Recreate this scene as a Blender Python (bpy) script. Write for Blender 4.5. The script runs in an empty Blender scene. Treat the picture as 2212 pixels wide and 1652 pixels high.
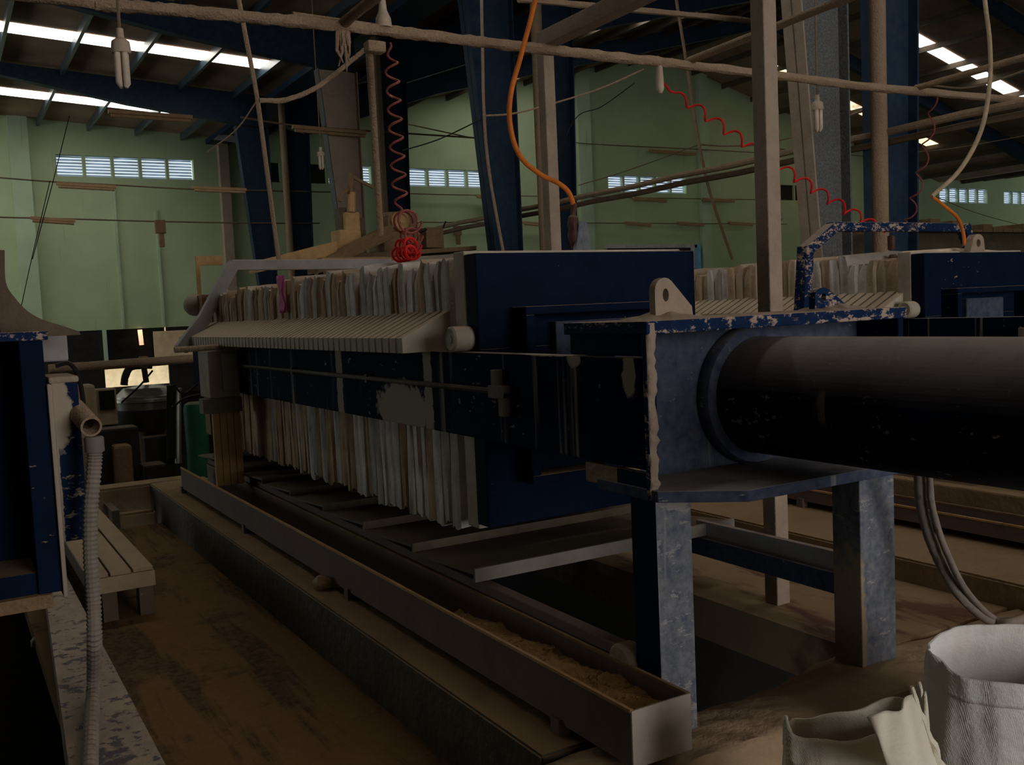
import bpy, bmesh, math, random
from mathutils import Vector, Matrix
random.seed(7)
S = bpy.context.scene
COL = S.collection
# ---------------------------------------------------------------- camera
YAW, PIT, ROL, FPX = 0.5305576750341093, 0.07467229600404447, -0.04450992485747921, 2103.4887
CX, CY = 1106.0, 826.0
fw = Vector((math.sin(YAW)*math.cos(PIT), math.cos(YAW)*math.cos(PIT), -math.sin(PIT)))
rt = Vector((math.cos(YAW), -math.sin(YAW), 0.0)); up = rt.cross(fw)
cr, sr = math.cos(ROL), math.sin(ROL)
RR = rt*cr + up*sr; UU = up*cr - rt*sr
EYE = Vector((0, 0, 1.40))
cam = bpy.data.objects.new('camera', bpy.data.cameras.new('camera')); COL.objects.link(cam)
cam.matrix_world = Matrix(((RR.x, UU.x, -fw.x, EYE.x), (RR.y, UU.y, -fw.y, EYE.y), (RR.z, UU.z, -fw.z, EYE.z), (0, 0, 0, 1)))
cam.data.sensor_width = 36; cam.data.lens = 36*FPX/2212; cam.data.clip_end = 200; cam.data.clip_start = .05
S.camera = cam
def ray(x, y): return fw + RR*((x-CX)/FPX) + UU*((CY-y)/FPX)
def atX(x, y, X): d = ray(x, y); return EYE + d*((X-EYE.x)/d.x)
def atY(x, y, Y): d = ray(x, y); return EYE + d*((Y-EYE.y)/d.y)
def atZ(x, y, Z): d = ray(x, y); return EYE + d*((Z-EYE.z)/d.z)
# ---------------------------------------------------------------- world, light, exposure
W = bpy.data.worlds.new('daylight'); S.world = W; W.use_nodes = True
bg = W.node_tree.nodes['Background']; bg.inputs[0].default_value = (.80, .92, 1.0, 1); bg.inputs[1].default_value = 1.2
def area(name, loc, rot, sx, sy, power, col):
    l = bpy.data.lights.new(name, 'AREA'); l.shape = 'RECTANGLE'; l.size = sx; l.size_y = sy; l.energy = power; l.color = col
    o = bpy.data.objects.new(name, l); COL.objects.link(o); o.location = loc; o.rotation_euler = rot; return o
# daylight through the loading door behind the camera and through the open left side of the hall
area('daylight_loading_door', (4.6, -8.9, 2.3), (math.radians(90), 0, 0), 5.4, 4.4, 490, (1.0, .95, .90))
area('daylight_open_side', (-12.0, 23.0, 2.2), (math.radians(90), 0, math.radians(-90)), 9, 4.4, 330, (.88, 1.0, .93))
sun = bpy.data.objects.new('sun', bpy.data.lights.new('sun', 'SUN')); COL.objects.link(sun); sun.data.energy = 2.2; sun.data.angle = .02; sun.data.color = (1, .88, .70)
sun.rotation_euler = (math.radians(28), 0, 0)
SKYLIGHT = 5.0
vs = S.view_settings; vs.view_transform = 'Standard'; vs.look = 'None'; vs.gamma = 1.0; vs.use_curve_mapping = False
vs.exposure = 0.0
# ---------------------------------------------------------------- materials
def _mat(name):
    m = bpy.data.materials.new(name); m.use_nodes = True
    nt = m.node_tree; return m, nt, nt.nodes, nt.links, nt.nodes['Principled BSDF']
def _ramp(N, a, b, ca=0.0, cb=1.0):
    r = N.new('ShaderNodeMapRange'); r.inputs[1].default_value = a; r.inputs[2].default_value = b
    r.inputs[3].default_value = ca; r.inputs[4].default_value = cb; return r
def _noise(N, L, coord, scale, detail=5, rough=.6, vscale=None):
    n = N.new('ShaderNodeTexNoise'); n.inputs['Scale'].default_value = scale; n.inputs['Detail'].default_value = detail; n.inputs['Roughness'].default_value = rough
    if vscale:
        mp = N.new('ShaderNodeMapping'); mp.inputs['Scale'].default_value = vscale; L.new(coord, mp.inputs[0]); L.new(mp.outputs[0], n.inputs[0])
    else: L.new(coord, n.inputs[0])
    return n
def _math(N, L, op, a, b):
    m = N.new('ShaderNodeMath'); m.operation = op
    for i, v in ((0, a), (1, b)):
        if isinstance(v, (int, float)): m.inputs[i].default_value = v
        else: L.new(v, m.inputs[i])
    m.use_clamp = True
    return m.outputs[0]
def _mix(N, L, f, a, b):
    m = N.new('ShaderNodeMix'); m.data_type = 'RGBA'
    if isinstance(f, (int, float)): m.inputs[0].default_value = f
    else: L.new(f, m.inputs[0])
    for i, v in ((6, a), (7, b)):
        if isinstance(v, tuple): m.inputs[i].default_value = (*v, 1)
        else: L.new(v, m.inputs[i])
    return m.outputs[2]
DUST = (.37, .26, .18)
def paint(name, base, dust=DUST, top=.85, splash=.35, scale=5.0, rough=.5, streak=0.0, haze=.0, metallic=0.0, bump=.15, objcol=False, vary=.25, blotch=None, spec=.07, tr=(.45, .95), scrape=0.0, bcol=None):
    """painted or bare surface with dust lying on what faces up, splashes, runs and a thin haze of dirt"""
    m, nt, N, L, P = _mat(name)
    tc = N.new('ShaderNodeTexCoord'); co = tc.outputs['Object']
    ge = N.new('ShaderNodeNewGeometry'); sx = N.new('ShaderNodeSeparateXYZ'); L.new(ge.outputs['True Normal'], sx.inputs[0])
    n1 = _noise(N, L, co, scale, 6, .65); n2 = _noise(N, L, co, scale*5, 4, .6)
    f = None
    if top > 0:
        r = _ramp(N, tr[0], tr[1], 0, top); L.new(sx.outputs[2], r.inputs[0])
        rn = _ramp(N, .25, .5, .55, 1); L.new(n1.outputs[0], rn.inputs[0])
        f = _math(N, L, 'MULTIPLY', r.outputs[0], rn.outputs[0])
    if splash > 0:
        t = .70-.32*splash
        r2 = _ramp(N, t, t+.045, 0, .9)
        mx = _math(N, L, 'ADD', _math(N, L, 'MULTIPLY', n1.outputs[0], .62), _math(N, L, 'MULTIPLY', n2.outputs[0], .38))
        L.new(mx, r2.inputs[0]); f = r2.outputs[0] if f is None else _math(N, L, 'MAXIMUM', f, r2.outputs[0])
    if streak > 0:
        n3 = _noise(N, L, co, 1.0, 4, .6, (14, 14, .5)); t = .68-.25*streak
        r3 = _ramp(N, t, t+.12, 0, .75); L.new(n3.outputs[0], r3.inputs[0]); f = r3.outputs[0] if f is None else _math(N, L, 'MAXIMUM', f, r3.outputs[0])
    if scrape > 0:
        wv = _noise(N, L, co, 1.0, 6, .7, (16, 16, 34)); n5 = _noise(N, L, co, 2.3, 4, .6)
        sc_ = _math(N, L, 'ADD', _math(N, L, 'MULTIPLY', wv.outputs[0], .7), _math(N, L, 'MULTIPLY', n5.outputs[0], .3)); t = .66-.16*scrape
        r6 = _ramp(N, t, t+.03, 0, .85); L.new(sc_, r6.inputs[0]); f = r6.outputs[0] if f is None else _math(N, L, 'MAXIMUM', f, r6.outputs[0])
    if haze > 0:
        r4 = _ramp(N, .3, .7, haze*.5, min(1, haze*1.5)); L.new(n2.outputs[0], r4.inputs[0]); f = r4.outputs[0] if f is None else _math(N, L, 'MAXIMUM', f, r4.outputs[0])
    fb = None
    if blotch:
        for (bx, by, bz, rx, ry, rz) in blotch:
            vm = N.new('ShaderNodeVectorMath'); vm.operation = 'SUBTRACT'; L.new(co, vm.inputs[0]); vm.inputs[1].default_value = (bx, by, bz)
            vd = N.new('ShaderNodeVectorMath'); vd.operation = 'DIVIDE'; L.new(vm.outputs[0], vd.inputs[0]); vd.inputs[1].default_value = (rx, ry, rz)
            vl = N.new('ShaderNodeVectorMath'); vl.operation = 'LENGTH'; L.new(vd.outputs[0], vl.inputs[0])
            s_ = _math(N, L, 'ADD', _math(N, L, 'MULTIPLY', vl.outputs['Value'], .40), _math(N, L, 'ADD', _math(N, L, 'MULTIPLY', n1.outputs[0], .28), _math(N, L, 'MULTIPLY', n2.outputs[0], .36)))
            rb = _ramp(N, .66, .73, .92, 0); L.new(s_, rb.inputs[0]); fb = rb.outputs[0] if fb is None else _math(N, L, 'MAXIMUM', fb, rb.outputs[0])
    if objcol:
        oi = N.new('ShaderNodeObjectInfo'); basec = oi.outputs['Color']
    else: basec = base
    if vary > 0:
        rv = _ramp(N, .3, .7, 1-vary, 1+vary); L.new(n1.outputs[0], rv.inputs[0])
        hs = N.new('ShaderNodeHueSaturation')
        if isinstance(basec, tuple): hs.inputs['Color'].default_value = (*basec, 1)
        else: L.new(basec, hs.inputs['Color'])
        L.new(rv.outputs[0], hs.inputs['Value']); basec = hs.outputs[0]
    if f is None: L.new(basec, P.inputs['Base Color']) if not isinstance(basec, tuple) else None
    else:
        colr = _mix(N, L, f, basec, dust)
        if fb is not None: colr = _mix(N, L, fb, colr, bcol or dust)
        L.new(colr, P.inputs['Base Color'])
    if f is not None:
        rr_ = _ramp(N, 0, 1, rough, .95); L.new(f, rr_.inputs[0]); L.new(rr_.outputs[0], P.inputs['Roughness'])
    else: P.inputs['Roughness'].default_value = rough
    P.inputs['Metallic'].default_value = metallic; P.inputs['Specular IOR Level'].default_value = spec
    if bump > 0:
        b = N.new('ShaderNodeBump'); b.inputs['Strength'].default_value = bump; b.inputs['Distance'].default_value = .02
        L.new(n2.outputs[0], b.inputs['Height']); L.new(b.outputs[0], P.inputs['Normal'])
    return m
M = {}
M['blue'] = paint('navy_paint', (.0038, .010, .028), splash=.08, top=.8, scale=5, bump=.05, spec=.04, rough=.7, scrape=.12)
M['blue_rail'] = paint('navy_rail_paint', (.004, .009, .026), dust=(.34, .30, .27), splash=.2, top=.9, scale=5, streak=.34, bump=.05, spec=.03, rough=.8, scrape=.28, bcol=(.42, .36, .30), blotch=[(1.88, 4.25, .955, .6, .30, .14), (1.88, 5.07, 1.0, .6, .05, .6), (1.88, 3.95, 1.0, .6, .045, .6), (1.88, 2.78, 1.225, .6, .05, .04), (1.88, 2.47, 1.18, .6, .035, .09), (1.88, 2.95, 1.238, .6, .2, .012)])
M['blue_edge'] = paint('navy_paint_caked', (.008, .022, .066), dust=(.46, .34, .26), splash=.45, top=.95, scale=13, spec=.05, rough=.7, scrape=.75)
M['blue_dusty'] = paint('navy_paint_dusty', (.010, .026, .075), splash=.2, top=.95, haze=.20, scale=5, dust=(.28, .26, .26), streak=.25, spec=.05, rough=.7, scrape=.3)
M['blue_leg'] = paint('leg_paint_dusty', (.018, .045, .10), splash=.26, top=.95, haze=.42, scale=6, dust=(.34, .315, .30), streak=.5, spec=.05, rough=.7, scrape=.75, bump=.4, bcol=(.34, .25, .16), blotch=[(2.84, 2.46, 0, .05, .4, .5)])
M['blue_smear'] = paint('navy_paint_smeared', (.006, .015, .045), splash=.2, top=.9, scale=7, dust=(.34, .27, .21), spec=.05, rough=.7, streak=.3, scrape=.6, bcol=(.40, .32, .25), blotch=[(.36, 4.0, 1.10, .06, .5, .16), (.345, 4.0, .75, .02, .5, .6)])
M['cyl'] = paint('cylinder_paint', (.004, .010, .030), top=.9, tr=(.1, .9), splash=.16, scale=3.2, rough=.62, dust=(.38, .325, .30), spec=.10, streak=.12, scrape=.45)
M['teal'] = paint('steel_frame_blue', (.004, .026, .060), splash=.0, top=.7, haze=.05, scale=2, bump=.03, rough=.4)
M['teal_dusty'] = paint('steel_frame_dusty', (.020, .045, .070), splash=.3, top=.9, haze=.5, scale=11, dust=(.24, .22, .19), bump=.4)
M['column_brown'] = paint('column_caked', (.42, .31, .24), splash=.1, haze=.5, scale=3, dust=(.48, .36, .28))
M['pipe'] = paint('pipe_dusty', (.27, .18, .11), splash=.3, top=.9, haze=.5, scale=14, bump=.8, dust=(.42, .30, .21))
M['post'] = paint('post_dusty', (.31, .235, .175), splash=.25, top=.9, haze=.4, scale=7, dust=(.37, .285, .22), bump=.4)
M['trough'] = paint('trough_steel', (.145, .10, .09), splash=.15, top=.8, haze=.4, scale=3, streak=.2, dust=(.195, .14, .12), scrape=.3)
M['trough_lit'] = paint('trough_steel_lit', (.56, .48, .42), splash=.1, top=.7, haze=.2, scale=4, dust=(.40, .30, .24))  # paler copy of the trough steel: door light on the end wall painted in
M['rust'] = paint('rusty_rim', (.24, .14, .07), splash=.4, top=.5, scale=10)
M['slurry'] = paint('clay_crust', (.40, .25, .10), dust=(.20, .11, .045), splash=.5, top=0, scale=12, bump=1.0)
M['tray'] = paint('tray_steel', (.10, .08, .06), splash=.12, top=.25, haze=.15, scale=4)
M['tray_edge'] = paint('tray_edge_steel', (.16, .14, .125), splash=.2, top=.8, haze=.3, scale=6, dust=(.26, .21, .17))
M['plate'] = paint('plate_plastic', (.38, .34, .28), splash=.12, top=.95, haze=.25, scale=5, streak=.3, dust=(.56, .43, .31))
M['cloth'] = paint('filter_cloth', (.4, .35, .3), top=.9, splash=.12, scale=6, streak=.3, objcol=True, dust=(.46, .34, .24), vary=.22, bump=.4, rough=.95)
M['concrete'] = paint('concrete_dusty', (.26, .175, .10), splash=.2, top=.7, scale=3, dust=(.32, .215, .125), bump=.5)
M['sill'] = paint('sill_clay', (.36, .25, .15), splash=.3, top=.5, scale=3, dust=(.42, .30, .19), bump=.6)
M['ledge'] = paint('ledge_concrete', (.085, .07, .052), splash=.12, top=.95, scale=3, dust=(.30, .20, .11), bump=.5)  # dark base paints in the shade on the curb face; tan dust on top
M['concrete_dark'] = paint('dark_concrete', (.10, .085, .065), splash=.1, top=.3, scale=3)  # concrete in a darker tone
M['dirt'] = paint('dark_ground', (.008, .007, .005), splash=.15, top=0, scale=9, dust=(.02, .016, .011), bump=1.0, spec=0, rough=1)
M['wood'] = paint('weathered_wood', (.34, .25, .16), splash=.2, top=.6, scale=4, dust=(.42, .31, .20), bump=.4)
M['wood_dark'] = paint('old_dark_wood', (.12, .085, .055), splash=.2, top=.3, scale=4, bump=.4)
M['stripe'] = paint('curb_plank', (.36, .27, .20), dust=(.09, .085, .10), splash=.5, top=0, scale=3.2, bump=.4, scrape=.7)
M['tan'] = paint('tan_clay', (.46, .27, .12), splash=.2, top=.6, haze=.2, scale=6, dust=(.52, .34, .18), bump=.5)
M['brown'] = paint('brown_machine', (.16, .10, .055), splash=.3, top=.8, haze=.3, scale=8, dust=(.36, .23, .13), bump=.6)
M['grey_box'] = paint('grey_cabinet', (.30, .27, .24), splash=.12, top=.7, haze=.3, scale=6)
M['grey_blue'] = paint('blue_grey_sheet', (.30, .30, .32), splash=.12, top=.7, haze=.25, scale=5)
M['wall'] = paint('green_wall', (.45, .535, .325), dust=(.24, .20, .11), splash=.05, top=0, scale=.6, streak=.12, vary=.10, bump=0, rough=.9, spec=.1)
M['pilaster'] = paint('green_pilaster', (.46, .56, .38), dust=(.24, .20, .11), splash=.05, top=0, scale=.8, streak=.2, vary=.12, bump=0, rough=.9, spec=.1)
M['roof'] = paint('roof_underside', (.33, .22, .15), splash=.1, top=0, scale=.7, dust=(.42, .27, .17), vary=.4, bump=0, rough=.9, spec=.1)
M['purlin'] = paint('purlin_steel', (.02, .05, .075), splash=.0, top=.6, haze=.06, scale=3, rough=.28, spec=.6, bump=.02)
M['purlin_brown'] = paint('purlin_dusty', (.07, .055, .04), splash=.0, top=.6, haze=.1, scale=3, rough=.6, spec=.2, bump=.02)
M['wire'] = paint('dusty_wire', (.13, .09, .055), splash=0, top=.8, haze=.2, scale=9)
M['wire_black'] = paint('black_wire', (.015, .013, .012), splash=0, top=.3, scale=9)
M['batten'] = paint('dusty_batten', (.38, .23, .12), splash=0, top=.8, haze=.3, scale=9, dust=(.44, .29, .17))
M['orange'] = paint('orange_hose', (.62, .17, .03), splash=.1, top=.3, scale=12, bump=0)
M['red'] = paint('red_coil_hose', (.55, .02, .02), splash=.05, top=.2, scale=12, bump=0)
M['red_dusty'] = paint('red_coil_hose_dusty', (.24, .06, .055), splash=.35, top=.5, scale=12, bump=0)
M['tan_hose'] = paint('tan_hose', (.40, .30, .20), splash=.2, top=.6, scale=9, bump=0)
M['hose_grey'] = paint('ribbed_hose', (.20, .185, .17), splash=.25, top=.7, haze=.3, scale=9)
M['bulb'] = paint('cfl_glass_dusty', (.62, .52, .42), splash=.1, top=.5, haze=.2, scale=10, rough=.4)
M['bulb_base'] = paint('cfl_base', (.50, .40, .31), splash=.1, top=.8, haze=.3, scale=10)
M['steel'] = paint('stainless', (.32, .31, .27), splash=.06, top=.1, scale=5, rough=.28, metallic=.85, bump=0, haze=.1, dust=(.20, .17, .12))
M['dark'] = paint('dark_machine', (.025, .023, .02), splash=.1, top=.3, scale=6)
M['black'] = paint('black_steel', (.012, .012, .012), splash=.05, top=.2, scale=6)
M['green'] = paint('green_plastic', (.02, .10, .05), splash=.08, top=.4, scale=5, bump=0)
M['cream'] = paint('cream_wall', (.78, .58, .36), splash=.1, top=0, scale=2, dust=(.5, .32, .16), bump=0)
M['glove'] = paint('pink_rag', (.45, .05, .22), splash=.15, top=.3, scale=12)
M['rag'] = paint('blue_grey_rag', (.17, .18, .20), splash=.25, top=.4, scale=14)
M['gun'] = paint('red_brown_gun', (.10, .05, .04), splash=.25, top=.6, scale=14)
M['lit_gap'] = paint('lit_gap_blue', (.20, .50, .75), splash=.05, top=.2, scale=4)
M['purple'] = paint('dark_door_panel', (.05, .03, .04), splash=.05, top=0, scale=2)
M['white_frame'] = paint('pale_frame', (.50, .48, .48), splash=.1, top=.3, scale=4)
M['rebar'] = paint('dark_rod', (.05, .045, .04), splash=.2, top=.7, haze=.15, scale=8)
# ground of the walkway: trodden clay with darker tracks along it
def walkway():
    m, nt, N, L, P = _mat('walkway_clay'); tc = N.new('ShaderNodeTexCoord'); co = tc.outputs['Object']
    a = _noise(N, L, co, 1.0, 5, .65, (5.5, .55, 1)); b = _noise(N, L, co, 2.2, 7, .7); c = _noise(N, L, co, 30, 3, .6)
    ra = _ramp(N, .53, .60, 0, .85); L.new(a.outputs[0], ra.inputs[0]); rb = _ramp(N, .55, .62, 0, .75); L.new(b.outputs[0], rb.inputs[0])
    f = _math(N, L, 'MAXIMUM', ra.outputs[0], rb.outputs[0])
    c1 = _mix(N, L, f, (.165, .094, .038), (.048, .033, .02)); rc = _ramp(N, .35, .65, 0, .35); L.new(c.outputs[0], rc.inputs[0])
    L.new(_mix(N, L, rc.outputs[0], c1, (.22, .14, .068)), P.inputs['Base Color']); P.inputs['Roughness'].default_value = .85
    P.inputs['Specular IOR Level'].default_value = .04
    bp = N.new('ShaderNodeBump'); bp.inputs['Strength'].default_value = .6; bp.inputs['Distance'].default_value = .03; L.new(b.outputs[0], bp.inputs['Height']); L.new(bp.outputs[0], P.inputs['Normal'])
    return m
M['walk'] = walkway()
def deck():
    m, nt, N, L, P = _mat('clay_floor_stained'); tc = N.new('ShaderNodeTexCoord'); co = tc.outputs['Object']
    a = _noise(N, L, co, 1.6, 5, .6, (3.4, 1, 1)); b = _noise(N, L, co, 6, 6, .7)
    ra = _ramp(N, .50, .60, 0, .9); L.new(a.outputs[0], ra.inputs[0])
    c1 = _mix(N, L, b.outputs[0], (.20, .13, .065), (.36, .235, .12)); L.new(_mix(N, L, ra.outputs[0], c1, (.10, .035, .02)), P.inputs['Base Color'])
    P.inputs['Roughness'].default_value = .9; return m
M['deck'] = deck()
def emit(name, col, k):
    m, nt, N, L, P = _mat(name); P.inputs['Base Color'].default_value = (.8, .8, .8, 1)
    P.inputs['Emission Color'].default_value = (*col, 1); P.inputs['Emission Strength'].default_value = k
    tc = N.new('ShaderNodeTexCoord'); n = _noise(N, L, tc.outputs['Object'], .9, 5, .7); r = _ramp(N, .50, .72, k, k*.12); L.new(n.outputs[0], r.inputs[0]); L.new(r.outputs[0], P.inputs['Emission Strength'])
    return m
M['skylight'] = emit('translucent_roof_sheet', (1, .97, .88), SKYLIGHT)
M['skylight_dirty'] = emit('dirty_roof_sheet', (1, .80, .50), SKYLIGHT*.36)
M['tube_lit'] = emit('lit_tube', (1, .55, .28), 1.6)
def louvre():
    m, nt, N, L, P = _mat('louvre_glass'); out = N['Material Output']
    t = N.new('ShaderNodeBsdfTranslucent'); t.inputs[0].default_value = (.82, .88, .95, 1)
    P.inputs['Base Color'].default_value = (.55, .62, .68, 1); P.inputs['Roughness'].default_value = .3
    tc = N.new('ShaderNodeTexCoord'); n = _noise(N, L, tc.outputs['Object'], 3, 3, .6, (.6, 1, 6)); r = _ramp(N, .35, .65, .25, .95); L.new(n.outputs[0], r.inputs[0])
    mx = N.new('ShaderNodeMixShader'); L.new(r.outputs[0], mx.inputs[0]); L.new(P.outputs[0], mx.inputs[1]); L.new(t.outputs[0], mx.inputs[2]); L.new(mx.outputs[0], out.inputs[0]); return m
M['louvre'] = louvre()
def sackmat(name, tint):
    m, nt, N, L, P = _mat(name); tc = N.new('ShaderNodeTexCoord'); co = tc.outputs['Object']
    n = _noise(N, L, co, 4, 5, .6); w = N.new('ShaderNodeTexWave'); w.inputs['Scale'].default_value = 60; L.new(co, w.inputs[0])
    r = _ramp(N, .4, .75, 0, .35); L.new(n.outputs[0], r.inputs[0]); L.new(_mix(N, L, r.outputs[0], tint, (.55, .42, .28)), P.inputs['Base Color'])
    w.inputs['Scale'].default_value = 170; n9 = _noise(N, L, co, 9, 6, .65); hh = _math(N, L, 'ADD', _math(N, L, 'MULTIPLY', w.outputs[0], .04), n9.outputs[0])
    b = N.new('ShaderNodeBump'); b.inputs['Strength'].default_value = .55; b.inputs['Distance'].default_value = .03; L.new(hh, b.inputs['Height']); L.new(b.outputs[0], P.inputs['Normal'])
    P.inputs['Roughness'].default_value = .6; return m
M['sack'] = sackmat('woven_sack', (.90, .86, .86)); M['sack_cream'] = sackmat('woven_sack_cream', (.88, .80, .66))
# ---------------------------------------------------------------- mesh helpers
BG = False; KBG = 1.12      # the hall behind is modelled at first guess distance, then taken 12 % farther from the eye point
def far(v): return EYE+(Vector(v)-EYE)*KBG if BG else Vector(v)
class MB:
    def __init__(s): s.bm = bmesh.new()
    def quad(s, vs): return s.bm.faces.new([s.bm.verts.new(v) for v in vs])
    def box(s, x0, x1, y0, y1, z0, z1, bev=0.0):
        r = bmesh.ops.create_cube(s.bm, size=1); vs_ = r['verts']
        for v in vs_: v.co = Vector(((x0+x1)/2+v.co.x*(x1-x0), (y0+y1)/2+v.co.y*(y1-y0), (z0+z1)/2+v.co.z*(z1-z0)))
        if bev > 0:
            ed = {e for v in vs_ for e in v.link_edges}
            bmesh.ops.bevel(s.bm, geom=list(ed), offset=bev, segments=2, affect='EDGES', clamp_overlap=True)
        return s
    def prism(s, poly, d):
        """closed polygon of points swept by vector d"""
        d = Vector(d); a = [s.bm.verts.new(p) for p in poly]; b = [s.bm.verts.new(Vector(p)+d) for p in poly]; n = len(a)
        s.bm.faces.new(a[::-1]); s.bm.faces.new(b)
        for i in range(n): s.bm.faces.new((a[i], a[(i+1) % n], b[(i+1) % n], b[i]))
        return s
    def bar(s, p, q, w, h, roll=Vector((0, 0, 1))):
        """rectangular bar between two points, w across and h along roll"""
        p = Vector(p); q = Vector(q); d = (q-p).normalized(); a = d.cross(roll)
        if a.length < 1e-4: a = d.cross(Vector((1, 0, 0)))
        a.normalize(); b = a.cross(d).normalized()
        pts = [p+a*(w/2*i)+b*(h/2*j) for i, j in ((-1, -1), (1, -1), (1, 1), (-1, 1))]
        return s.prism(pts, q-p)
    def tube(s, pts, r, seg=10, jitter=0.0, caps=True):
        pts = [Vector(p) for p in pts]; n = len(pts); rings = []
        t0 = (pts[1]-pts[0]).normalized(); a = t0.cross(Vector((0, 0, 1)))
        if a.length < 1e-3: a = t0.cross(Vector((1, 0, 0)))
        a.normalize()
        for i, p in enumerate(pts):
            t = (pts[min(i+1, n-1)]-pts[max(i-1, 0)])
            t = t.normalized() if t.length > 1e-9 else t0
            a = (a-t*a.dot(t)); a.normalize(); b = t.cross(a)
            ri = r[i] if isinstance(r, (list, tuple)) else r
            rings.append([s.bm.verts.new(p+(a*math.cos(2*math.pi*k/seg)+b*math.sin(2*math.pi*k/seg))*(ri*(1+random.uniform(-jitter, jitter)))) for k in range(seg)])
        for A, B in zip(rings, rings[1:]):
            for k in range(seg): s.bm.faces.new((A[k], A[(k+1) % seg], B[(k+1) % seg], B[k]))
        if caps: s.bm.faces.new(rings[0][::-1]); s.bm.faces.new(rings[-1])
        return s
    def lathe(s, base, axis, prof, seg=32, caps=True):
        """prof: (distance along axis, radius)"""
        ax = Vector(axis).normalized(); a = ax.cross(Vector((0, 0, 1)))
        if a.length < 1e-3: a = ax.cross(Vector((1, 0, 0)))
        a.normalize(); b = ax.cross(a); base = Vector(base); rings = []
        for d, r in prof: rings.append([s.bm.verts.new(base+ax*d+(a*math.cos(2*math.pi*k/seg)+b*math.sin(2*math.pi*k/seg))*r) for k in range(seg)])
        for A, B in zip(rings, rings[1:]):
            for k in range(seg): s.bm.faces.new((A[k], A[(k+1) % seg], B[(k+1) % seg], B[k]))
        if caps: s.bm.faces.new(rings[0][::-1]); s.bm.faces.new(rings[-1])
        return s
    def sheet(s, f, nu, nv, close_u=False):
        g = [[s.bm.verts.new(f(i/nu, j/nv)) for j in range(nv+1)] for i in range(nu+(0 if close_u else 1))]
        m = len(g)
        for i in range(m if close_u else m-1):
            for j in range(nv): s.bm.faces.new((g[i][j], g[(i+1) % m][j], g[(i+1) % m][j+1], g[i][j+1]))
        return s
    def build(s, name, mat, parent=None, smooth=False, bev=0.0, solid=0.0, label=None):
        bmesh.ops.recalc_face_normals(s.bm, faces=s.bm.faces)
        if BG:
            for v in s.bm.verts: v.co = far(v.co)
        me = bpy.data.meshes.new(name); s.bm.to_mesh(me); s.bm.free()
        if smooth:
            for p in me.polygons: p.use_smooth = True
            me.set_sharp_from_angle(angle=math.radians(40))
        o = bpy.data.objects.new(name, me); COL.objects.link(o)
        me.materials.append(M[mat] if isinstance(mat, str) else mat)
        if bev > 0:
            b = o.modifiers.new('bevel', 'BEVEL'); b.width = bev; b.segments = 2; b.limit_method = 'ANGLE'
        if solid > 0:
            b = o.modifiers.new('thickness', 'SOLIDIFY'); b.thickness = solid; b.offset = 0
        if parent is not None:
            o.parent = parent
            chain = Vector(); q = parent
            while q is not None: chain += q.location; q = q.parent
            # meshes are modelled in world space: cancel the parents' offset
            o.matrix_parent_inverse = Matrix.Translation(-WORLD_OF(parent))
        if label: o['label'] = label
        return o
def WORLD_OF(o):
    v = Vector()
    while o is not None:
        v = v + o.location
        if o.parent is not None: v = v + o.matrix_parent_inverse.to_translation()
        o = o.parent
    return v
def tag(o, label, cat, group=None):
    o['label'] = label; o['category'] = cat
    if group: o['group'] = group
    return o
def struct(o): o['kind'] = 'structure'; return o
def thing(name, loc, label, cat, group=None):
    o = bpy.data.objects.new(name, None); COL.objects.link(o); o.location = far(loc); o.empty_display_size = .1
    return tag(o, label, cat, group)
def curve(pts, n=12):
    """smooth polyline through the points"""
    P = [Vector(p) for p in pts]; P = [P[0]*2-P[1]]+P+[P[-1]*2-P[-2]]; out = []
    for i in range(1, len(P)-2):
        a, b, c, d = P[i-1:i+3]
        for k in range(n):
            t = k/n; out.append(.5*((2*b)+(c-a)*t+(a*2-b*5+c*4-d)*t*t+(b*3-a-c*3+d)*t*t*t))
    return out+[P[-2]]
ONES = 'zero first second third fourth fifth sixth seventh eighth ninth tenth eleventh twelfth thirteenth fourteenth fifteenth sixteenth seventeenth eighteenth nineteenth'.split()
TENS = {2: ('twenty', 'twentieth'), 3: ('thirty', 'thirtieth'), 4: ('forty', 'fortieth'), 5: ('fifty', 'fiftieth'), 6: ('sixty', 'sixtieth')}
def nth(n): return ONES[n] if n < 20 else (TENS[n//10][1] if n % 10 == 0 else TENS[n//10][0]+'-'+ONES[n % 10])
# ---------------------------------------------------------------- the hall
YB = 25.9
def roof_z(x):
    if x < 6.6: return 6.55-.055*x
    if x < 21.4: return 6.15+.235*(x-6.6)
    if x < 36: return 9.63-.26*(x-21.4)
    return 5.83+.10*(x-36)
# floors
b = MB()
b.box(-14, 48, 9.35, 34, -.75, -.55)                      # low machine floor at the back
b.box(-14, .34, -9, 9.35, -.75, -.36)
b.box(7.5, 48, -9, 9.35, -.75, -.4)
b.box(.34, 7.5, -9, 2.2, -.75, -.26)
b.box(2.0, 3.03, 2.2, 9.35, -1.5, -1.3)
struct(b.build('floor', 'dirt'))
struct(MB().box(.34, 1.53, 2.2, 8.62, -.6, -.28).build('floor.001', 'walk'))
struct(MB().box(3.03, 3.95, 2.53, 9.35, -.2, 0).build('floor.002', 'deck'))
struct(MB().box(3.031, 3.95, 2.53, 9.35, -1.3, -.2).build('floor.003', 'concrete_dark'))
struct(MB().box(3.95, 7.6, 1.4, 9.35, -.6, .115, .01).build('floor.004', 'concrete'))
struct(MB().box(1.53, 2.02, 2.53, 9.1, -1.3, 0, .008).build('trim_1', 'ledge'))       # ledge under the trough
struct(MB().box(1.53, 1.90, .9, 2.2, -.6, -.001, .006).build('floor.005', 'ledge'))
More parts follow.
